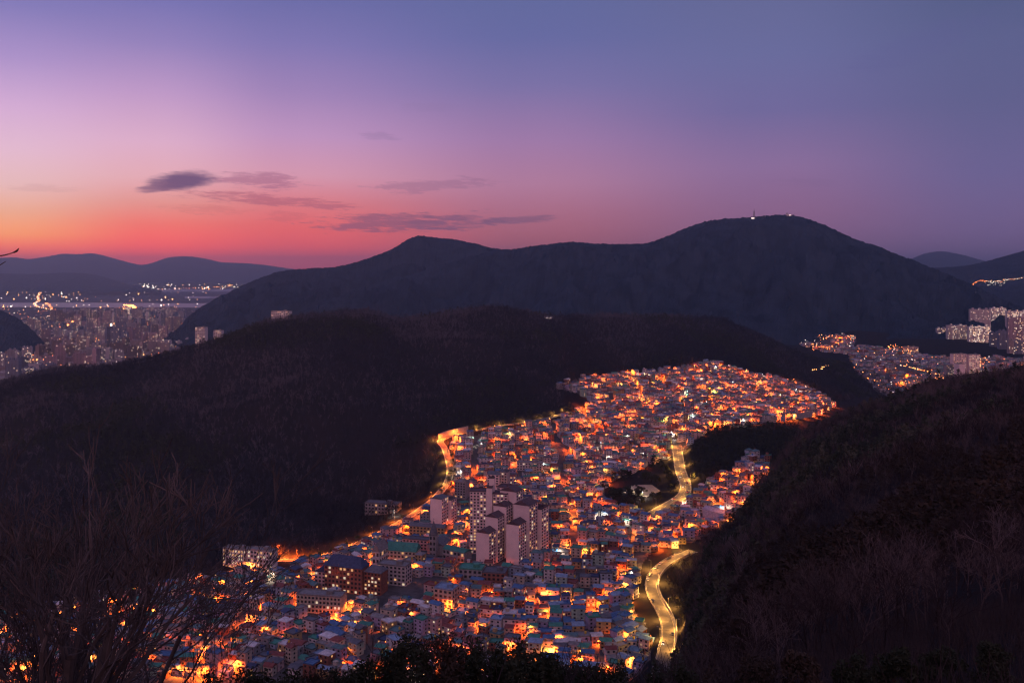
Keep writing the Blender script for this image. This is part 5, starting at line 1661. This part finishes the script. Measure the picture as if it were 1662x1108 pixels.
def bare_tree(x, y, top_py, r, label, lean=(0, 0), rad0=0.07, levels=4, spread=0.5, group=None, stems=1, kids=(3, 4), min_r=0.0045, name='bare_tree', m=None, sink=0.3):
    z = hz(x, y) - sink
    want = max(1.2, zrow(top_py, y) - z)
    root = empty(name, (x, y, z)); tag(root, label, 'bare tree' if name == 'bare_tree' else 'sapling', group)
    T, B = MB(), MB()
    for s in range(stems):
        a = r.uniform(0, 6.28)
        ln = (lean[0] + (r.gauss(0, 0.25) if stems > 1 else 0), lean[1] + (r.gauss(0, 0.2) if stems > 1 else 0))
        t, b_ = grow(r, (0.12 * math.cos(a) * (stems > 1), 0.12 * math.sin(a) * (stems > 1), 0), want * 0.52 * r.uniform(0.85, 1.1), rad0 * r.uniform(0.75, 1.1), ln, levels, spread, kids, min_r=min_r)
        T.merge(t, (0, 0, 0)); B.merge(b_, (0, 0, 0))
    zmax = max(v[2] for v in B.v) if B.v else 1
    k = want / zmax
    T.v = [(a * k, b_ * k, c * k) for a, b_, c in T.v]; B.v = [(a * k, b_ * k, c * k) for a, b_, c in B.v]
    T.build('trunk', m or M['near_twig'], root); B.build('crown', m or M['near_twig'], root)
    return root

# the bare trees at the left, close to the viewer
FT = [  # px at the foot, distance, row of the top, lean x, stems, radius, label
    (40, 10.5, 690, 0.34, 2, 0.095, 'thick dark bare tree leaning right, nearest the lower left corner'),
    (-30, 12.5, 700, 0.34, 2, 0.085, 'bare tree rising from the left edge with fine upright twigs'),
    (95, 13.5, 735, 0.22, 2, 0.075, 'bare tree with long branches sweeping right over the village lights'),
    (190, 17.0, 735, 0.0, 1, 0.075, 'upright bare tree in the middle of the left thicket'),
    (20, 18.0, 705, 0.12, 2, 0.080, 'bare tree with pale lower stem behind the left edge tree'),
    (120, 20.0, 712, 0.08, 1, 0.085, 'bare tree with a broad twiggy head at the back of the left thicket'),
    (318, 22.0, 890, 0.16, 1, 0.035, 'low bare tree whose single stem crosses the balcony block'),
]
for i, (px, D, top, ln, st, r0, lab) in enumerate(FT):
    bare_tree((px - CX) / F * D, D, top, random.Random(300 + i), lab, (ln, 0.05), r0, 4, 0.42, 'bare trees of the left thicket', st, (3, 5), 0.0058, m=M['near_bark'])
# the tip of a branch at the left edge, high against the sunset
D = 4.6
x0 = (-92 - CX) / F * D
root = empty('bare_tree', (x0, D, hz(x0, D) - 0.3)); tag(root, 'bare tree just out of sight whose budded branch tip points at the sunset', 'bare tree')
zb = hz(x0, D) - 0.3
b = MB(); b.tube((0, 0, 0), (0.06, 0, 0.9), 0.035, 0.028, 7, 0, False); b.tube((0.06, 0, 0.9), (0.03, 0.02, zrow(455, D) - zb), 0.028, 0.014, 7, 0, False); b.build('trunk', M['near_twig'], root)
b = MB()
def pxp(px, py): return ((px - CX) / F * D - x0, 0.0, zrow(py, D) - zb)
pl = [pxp(-90, 455), pxp(-60, 432), pxp(-30, 420), pxp(-5, 416), pxp(8, 414), pxp(17, 411.5), pxp(24, 409)]
for i in range(len(pl) - 1): b.tube(pl[i], pl[i + 1], 0.0062 - i * 0.0007, 0.0062 - (i + 1) * 0.0007, 5, 0, False)
b.tube(pxp(22, 410), pxp(27, 407.5), 0.004, 0.0062, 5); b.tube(pxp(27, 407.5), pxp(31, 402.5), 0.0062, 0.0012, 5)
pl = [pxp(-92, 480), pxp(-50, 450), pxp(-20, 440), pxp(-3, 432), pxp(9, 424.5)]
for i in range(len(pl) - 1): b.tube(pl[i], pl[i + 1], 0.0055 - i * 0.0009, 0.0055 - (i + 1) * 0.0009, 5, 0, False)
b.build('crown', M['near_twig'], root)

# saplings and twigs along the bottom and on the near right slope
SP = []
r = random.Random(55)
for px in np.linspace(560, 1010, 13): SP.append((px + r.uniform(-10, 10), r.uniform(17, 30), r.uniform(1030, 1070)))
for px in np.linspace(1005, 1180, 11): SP.append((px + r.uniform(-5, 5), r.uniform(26, 40), r.uniform(1030, 1065)))
for px in np.linspace(1190, 1670, 14): SP.append((px + r.uniform(-8, 8), r.uniform(24, 36), r.uniform(1030, 1075)))
SP.sort()
for i, (px, D, top) in enumerate(SP):
    where = 'along the bottom edge' if px < 1000 else ('before the S bend' if px < 1180 else 'on the near right slope')
    grp = [s for s in SP if (s[0] < 1000) == (px < 1000) and (s[0] < 1180) == (px < 1180)]
    k = grp.index((px, D, top)) + 1
    bare_tree((px - CX) / F * D, D, top, random.Random(600 + i), f"thin bare sapling {where}, {ordinal(k)} from the left", (r.gauss(0, .12), 0), r.uniform(0.022, 0.034), 3, 0.46, 'bare saplings ' + where, r.choice([1, 1, 2]), (3, 4), 0.0065, 'bare_sapling')

# leafy clump of small blades
def leaf_ball(c, rx, rz_, n, size, r, out):
    for _ in range(n):
        a, u = r.uniform(0, 6.283), r.uniform(-0.75, 1)
        q = (r.random() ** 0.45)
        s = math.sqrt(max(0, 1 - u * u))
        p = Vector((c[0] + rx * q * s * math.cos(a), c[1] + rx * q * s * math.sin(a), c[2] + rz_ * q * u))
        d1 = Vector((r.gauss(0, 1), r.gauss(0, 1), r.gauss(0, 1))).normalized() * size * r.uniform(0.6, 1.3)
        d2 = Vector((r.gauss(0, 1), r.gauss(0, 1), r.gauss(0, 1))).normalized() * size * 0.45
        out.add([p - d1, p + d2, p + d1, p - d2], [(0, 1, 2, 3)])
def shrub(x, y, top_py, w, r, label, group, m='pine_leaf', name='shrub', cat='shrub', size=0.09, n=60, clumps=16):
    z = hz(x, y) - 0.2
    h = max(1.0, zrow(top_py, y) - z)
    root = empty(name, (x, y, z)); tag(root, label, cat, group)
    t = MB(); cr = MB()
    for s in range(4):
        a = r.uniform(0, 6.28); e = Vector((w * 0.35 * math.cos(a), w * 0.35 * math.sin(a), h * r.uniform(0.6, 0.85)))
        t.tube((0, 0, 0), e * 0.5 + Vector((0, 0, 0.1)), 0.05 * h / 3, 0.035 * h / 3, 5, 0, False); t.tube(e * 0.5 + Vector((0, 0, 0.1)), e, 0.035 * h / 3, 0.012, 4, 0, False)
    for c in range(clumps):
        a = r.uniform(0, 6.28); q = math.sqrt(r.random()); u = r.uniform(0.35, 0.93)
        k = 1 - 0.55 * max(0, u - 0.5) * 2
        leaf_ball((w * 0.5 * q * k * math.cos(a), w * 0.5 * q * k * math.sin(a), h * u), w * r.uniform(0.13, 0.22), h * 0.10, n, size, r, cr)
    t.build('trunk', M['bark'], root); cr.build('crown', M[m], root)
    return root
SH = []
r = random.Random(77)
for px, top in ((560, 1068), (612, 1052), (650, 1035), (690, 1026), (728, 1022), (765, 1030), (800, 1046), (838, 1032), (870, 1050), (905, 1062), (940, 1078), (975, 1074), (520, 1074), (470, 1080), (430, 1084), (385, 1088), (345, 1094), (540, 1078), (583, 1062), (632, 1044), (672, 1032), (710, 1026), (747, 1028), (784, 1038), (820, 1042), (855, 1040), (888, 1056), (922, 1070), (957, 1078), (995, 1080), (450, 1086), (1015, 1082), (1060, 1088), (1110, 1080), (1165, 1074), (1230, 1070), (1300, 1062), (1380, 1058), (1450, 1050), (1530, 1046), (1610, 1036)):
    SH.append((px, r.uniform(17, 26), top))
SH.sort()
for i, (px, D, top) in enumerate(SH):
    shrub((px - CX) / F * D, D, top, D * r.uniform(0.046, 0.064), random.Random(900 + i), f"dark leafy shrub at the bottom edge, {ordinal(i + 1)} from the left", 'dark shrubs along the bottom edge', r.choice(['pine_leaf', 'pine_leaf', 'dry_leaf']), size=0.06, n=105, clumps=26)

# trees lit by the lamps of the wood road, and the dark trees round the playing field
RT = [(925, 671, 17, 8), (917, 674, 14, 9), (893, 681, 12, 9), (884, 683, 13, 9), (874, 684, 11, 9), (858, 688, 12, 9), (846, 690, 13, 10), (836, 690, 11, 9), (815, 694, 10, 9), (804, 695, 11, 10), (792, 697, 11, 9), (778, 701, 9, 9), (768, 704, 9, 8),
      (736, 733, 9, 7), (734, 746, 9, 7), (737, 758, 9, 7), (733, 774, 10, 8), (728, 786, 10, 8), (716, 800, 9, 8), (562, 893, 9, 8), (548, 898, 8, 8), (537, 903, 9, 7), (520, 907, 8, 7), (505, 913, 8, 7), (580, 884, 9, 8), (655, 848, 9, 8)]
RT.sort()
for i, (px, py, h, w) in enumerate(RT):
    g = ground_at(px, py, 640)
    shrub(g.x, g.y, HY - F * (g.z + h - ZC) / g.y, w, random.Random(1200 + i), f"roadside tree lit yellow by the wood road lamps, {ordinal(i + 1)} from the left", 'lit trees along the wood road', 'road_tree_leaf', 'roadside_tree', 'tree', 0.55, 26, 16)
PT = []
r = random.Random(31)
while len(PT) < 46:
    px, py = r.uniform(975, 1105), r.uniform(742, 828)
    if not inside([px], [py], PARK)[0]: continue
    g = ground_at(px, py, 780)
    if (g - fc).length < 23 or road_dist(np.array([g.x]), np.array([g.y]))[0] < 4: continue
    PT.append((px, py, g))
PT.sort(key=lambda p: p[0])
for i, (px, py, g) in enumerate(PT):
    h = r.uniform(8, 13)
    shrub(g.x, g.y, HY - F * (g.z + h - ZC) / g.y, r.uniform(7, 10), random.Random(1500 + i), f"dark evergreen tree round the sand playing field, {ordinal(i + 1)} from the left", 'dark trees round the playing field', 'pine_leaf', 'evergreen_tree', 'tree', 0.75, 26, 16)
# two white lamps of the playing field
for px, py, lab in ((1025, 793, 'white floodlight at the left of the sand playing field'), (1042, 804, 'white floodlight at the front of the sand playing field')):
    g = ground_at(px, py + 5, 780)
    put_lamp(g.x, g.y, g.z, 'white', lab, 0.3, 1.0, 'floodlights of the playing field')

# ---------------------------------------------------------------- the woods: nobody could count these trees
def blades(r, n, h, w, size, up, wid, kind):
    """twig or leaf blades of one tree as triangles"""
    V = []
    for _ in range(n):
        u = r.random() ** 0.7
        a = r.uniform(0, 6.283)
        if kind == 'bare':
            q = (0.15 + 0.85 * u) * w * math.sqrt(r.random())
            p = Vector((q * math.cos(a), q * math.sin(a), h * (0.25 + 0.62 * u)))
            d = Vector((math.cos(a) * 0.6 + r.gauss(0, .4), math.sin(a) * 0.6 + r.gauss(0, .4), up + r.random() * 0.8)).normalized() * size * r.uniform(0.6, 1.3)
        else:
            q = w * (1 - u * 0.75) * math.sqrt(r.random())
            p = Vector((q * math.cos(a), q * math.sin(a), h * (0.22 + 0.72 * u)))
            d = Vector((r.gauss(0, 1), r.gauss(0, 1), r.gauss(0, .6))).normalized() * size * r.uniform(0.6, 1.3)
        s = Vector((r.gauss(0, 1), r.gauss(0, 1), r.gauss(0, 0.5)))
        s = (s - d.normalized() * s.dot(d.normalized())).normalized() * wid
        V += [p - s, p + s, p + d]
    return V
def trunk_tri(h, r0):
    V = []
    for k in range(3):
        a, b_ = 2.094 * k, 2.094 * (k + 1)
        V += [Vector((r0 * math.cos(a), r0 * math.sin(a), -1)), Vector((r0 * math.cos(b_), r0 * math.sin(b_), -1)), Vector((0, 0, h * 0.8))]
    return V
def wood_protos(n, blades_n, kind, size, wid, seed):
    out = []
    for i in range(n):
        r = random.Random(seed + i)
        h, w = r.uniform(6, 9.5), r.uniform(1.7, 2.9)
        V = trunk_tri(h, 0.16)
        if kind == 'bare':
            for k in range(5):   # main limbs
                a = r.uniform(0, 6.28); z0 = h * r.uniform(0.25, 0.5)
                e = Vector((w * 0.8 * math.cos(a), w * 0.8 * math.sin(a), h * r.uniform(0.65, 0.95)))
                s = Vector((-math.sin(a), math.cos(a), 0)) * 0.09
                V += [Vector((0, 0, z0)) - s, Vector((0, 0, z0)) + s, e]
        V += blades(r, blades_n, h, w, size, 0.7, wid, kind)
        out.append(np.array([tuple(v) for v in V], np.float32))
    return out
def plant(name, pts, protos, mats, label, tones=None):
    VV, MI = [], []
    k = rng.integers(0, len(protos), len(pts))
    for j, p in enumerate(protos):
        sel = pts[k == j]
        if not len(sel): continue
        a = rng.uniform(0, 6.283, len(sel)); s = np.clip(np.exp(rng.normal(-0.05, 0.30, len(sel))), 0.5, 1.9 if 'near' not in name else 1.25)
        if 'near' in name: s = s * np.clip(sel[:, 1] / 80.0, 0.42, 1.0)
        c, sn = np.cos(a) * s, np.sin(a) * s
        X_ = p[None, :, 0] * c[:, None] - p[None, :, 1] * sn[:, None] + sel[:, 0:1]
        Y_ = p[None, :, 0] * sn[:, None] + p[None, :, 1] * c[:, None] + sel[:, 1:2]
        Z_ = p[None, :, 2] * s[:, None] + sel[:, 2:3]
        VV.append(np.stack([X_, Y_, Z_], -1).reshape(-1, 3).astype(np.float32))
        if len(mats) > 1:
            nv = 0.9 * fbm(sel[:, 0] / tones, sel[:, 1] / tones, 301, 4) + rng.normal(0, 0.22, len(sel))
            ti = np.digitize(nv, [-0.14, 0.24] if len(mats) == 3 else [0.0])
            MI.append(np.repeat(ti, len(p) // 3))
    V = np.concatenate(VV)
    T = np.arange(len(V), dtype=np.int32).reshape(-1, 3)
    o = np_obj(name, V, T, mats, np.concatenate(MI) if MI else None)
    tag(o, label, kind='stuff')
    print(name, len(pts), 'trees', len(T), 'tris')
    return o

def wood_points(x0, x1, y0, y1, step_, cond):
    gx_, gy_ = np.meshgrid(np.arange(x0, x1, step_), np.arange(y0, y1, step_))
    gx_ = (gx_ + rng.uniform(-.5, .5, gx_.shape) * step_).ravel(); gy_ = (gy_ + rng.uniform(-.5, .5, gy_.shape) * step_).ravel()
    pu = CX + F * gx_ / gy_
    z = height(gx_, gy_)
    k_ = cond(gx_, gy_, z, pu)
    return np.stack([gx_, gy_, z], 1)[k_]
def col_interp(row, pu, which=0):
    return np.interp(pu, U, (KD if which == 0 else KZ)[row])
def not_built(x, y, z, pu, m=5.0):
    q = HY - F * (z - ZC) / y
    inn = inside(pu, q, V_MAIN) & (y > 560) & (y < 1850) & ~inside(pu, q, KNOLL)
    return ~inn & (road_dist(x, y) > m)
def hill_cond(x, y, z, pu):
    k_ = (pu > -260) & (pu < 1480) & (y > col_interp(10, pu) + 3) & (y < col_interp(12, pu) - 60) & (y < col_interp(11, pu) + 260)
    q = np.nonzero(k_)[0]
    if len(q):
        k2 = not_built(x[q], y[q], z[q], pu[q], 4.0)
        k_[q] = k2
    return k_
P1 = wood_points(-1150, 950, 620, 2420, 5.6, hill_cond)
ever = fbm(P1[:, 0] / 130, P1[:, 1] / 130, 61, 3) + rng.normal(0, 0.12, len(P1))
fld = fbm(P1[:, 0] / 45, P1[:, 1] / 45, 63, 2)
keep = (rng.random(len(P1)) < np.clip(0.95 + 0.5 * fld, 0.3, 1))
PA = P1[keep & (ever < 0.16)]; PB = P1[keep & (ever >= 0.16)]
plant('wooded_hill_trees', PA, wood_protos(6, 17, 'bare', 2.4, 0.20, 2000), [M['wood_dark'], M['wood_mid'], M['wood_pale']], 'bare wood covering the long hill behind the village', 120)
plant('wooded_hill_evergreens', PB, wood_protos(5, 26, 'leaf', 1.5, 0.62, 2100), [M['pine_leaf']], 'dark evergreen patches in the wood on the long hill')

def real_protos(n, seed):
    out = []
    for i in range(n):
        r = random.Random(seed + i)
        t, c = grow(r, (0, 0, -0.5), r.uniform(3.2, 4.6), 0.07, (r.gauss(0, .15), r.gauss(0, .15)), 3, 0.55, (3, 4), min_r=0.012, nseg=3, trunk_sides=4)
        tri = []
        for mb in (t, c):
            for f in mb.f:
                for k in range(1, len(f) - 1): tri += [mb.v[f[0]], mb.v[f[k]], mb.v[f[k + 1]]]
        out.append(np.array(tri, np.float32))
    return out
def near_cond(lo, hi):
    def f(x, y, z, pu):
        lim = col_interp(7, pu) + 45
        lim = np.where(pu > 1225, lim + 60, lim)
        lim = np.where((pu > 1060) & (pu < 1160), lim + 150, lim)
        k_ = (pu > 1020) & (pu < 1780) & (y > lo) & (y <= hi) & (y < lim)
        k_ &= (pu > 1062) | (y < 420)
        q = np.nonzero(k_)[0]
        if len(q): k_[q] = not_built(x[q], y[q], z[q], pu[q], 5.5)
        return k_
    return f
Pn = wood_points(4, 330, 34, 340, 3.1, near_cond(34, 340))
ev = fbm(Pn[:, 0] / 40, Pn[:, 1] / 40, 65, 3) + rng.normal(0, 0.1, len(Pn))
plant('near_slope_trees', Pn[ev < 0.2], real_protos(7, 3000), [M['scrub_dark'], M['scrub_mid'], M['scrub_pale']], 'bare thicket on the near right slope', 30)
if (ev >= 0.2).any(): plant('near_slope_evergreens', Pn[ev >= 0.2], wood_protos(5, 170, 'leaf', 0.75, 0.22, 2300), [M['dry_leaf']], 'rust-leaved patches on the near right slope')
Pf = wood_points(60, 800, 340, 1330, 4.6, near_cond(340, 1330))
ev = fbm(Pf[:, 0] / 70, Pf[:, 1] / 70, 67, 3) + rng.normal(0, 0.1, len(Pf))
plant('slope_trees', Pf[ev < 0.1], wood_protos(6, 40, 'bare', 2.0, 0.10, 2400), [M['scrub_dark'], M['scrub_mid'], M['scrub_pale']], 'bare wood on the right slope', 60)
plant('slope_evergreens', Pf[ev >= 0.1], wood_protos(6, 50, 'leaf', 1.1, 0.42, 2500), [M['pine_leaf'], M['pine_light']], 'dark evergreen wood on the right slope', 40)
def knoll_cond(x, y, z, pu):
    q = HY - F * (z - ZC) / y
    return inside(pu, q, KNOLL) & (y > 800) & (y < 1350) & (road_dist(x, y) > 4)
Pk = wood_points(180, 520, 850, 1350, 5.0, knoll_cond)
plant('knoll_trees', Pk, wood_protos(6, 46, 'leaf', 1.2, 0.45, 2600), [M['pine_leaf']], 'dark wood on the knoll beside the avenue')
# scrub under the near trees
Ps = wood_points(-30, 60, 6, 60, 0.9, lambda x, y, z, pu: (pu > 380) & (pu < 1850) & (y > 14) & (y < 60) & (np.abs(x) < 50))
pr = []
for i in range(6):
    r = random.Random(2700 + i)
    V = []
    for _ in range(26):
        a = r.uniform(0, 6.28); q = r.uniform(0, 0.6)
        p = Vector((q * math.cos(a), q * math.sin(a), -0.1)); d = Vector((r.gauss(0, .35), r.gauss(0, .35), 1)).normalized() * r.uniform(0.5, 1.5)
        s = Vector((math.cos(a), math.sin(a), 0)) * 0.008
        V += [p - s, p + s, p + d]
    pr.append(np.array([tuple(v) for v in V], np.float32))
plant('undergrowth', Ps, pr, [M['near_twig']], 'dry stalks and brush on the near slope')

# ---------------------------------------------------------------- evening haze over the valley and the delta
b = MB()
b.box(0, 15200, -9, 61000, 31200, 800)
hz_o = b.build('haze', [])
tag(hz_o, 'thin evening haze fading the far hills', kind='stuff')
hm = bpy.data.materials.new('haze'); hm.use_nodes = True
t = hm.node_tree; t.nodes.clear()
pv = t.nodes.new('ShaderNodeVolumePrincipled')
pv.inputs['Color'].default_value = (0.70, 0.86, 1.0, 1)
pv.inputs['Density'].default_value = 6.2e-5
pv.inputs['Anisotropy'].default_value = 0.65
out = t.nodes.new('ShaderNodeOutputMaterial')
t.links.new(pv.outputs[0], out.inputs['Volume'])
hm.cycles.homogeneous_volume = True
hz_o.data.materials.append(hm)
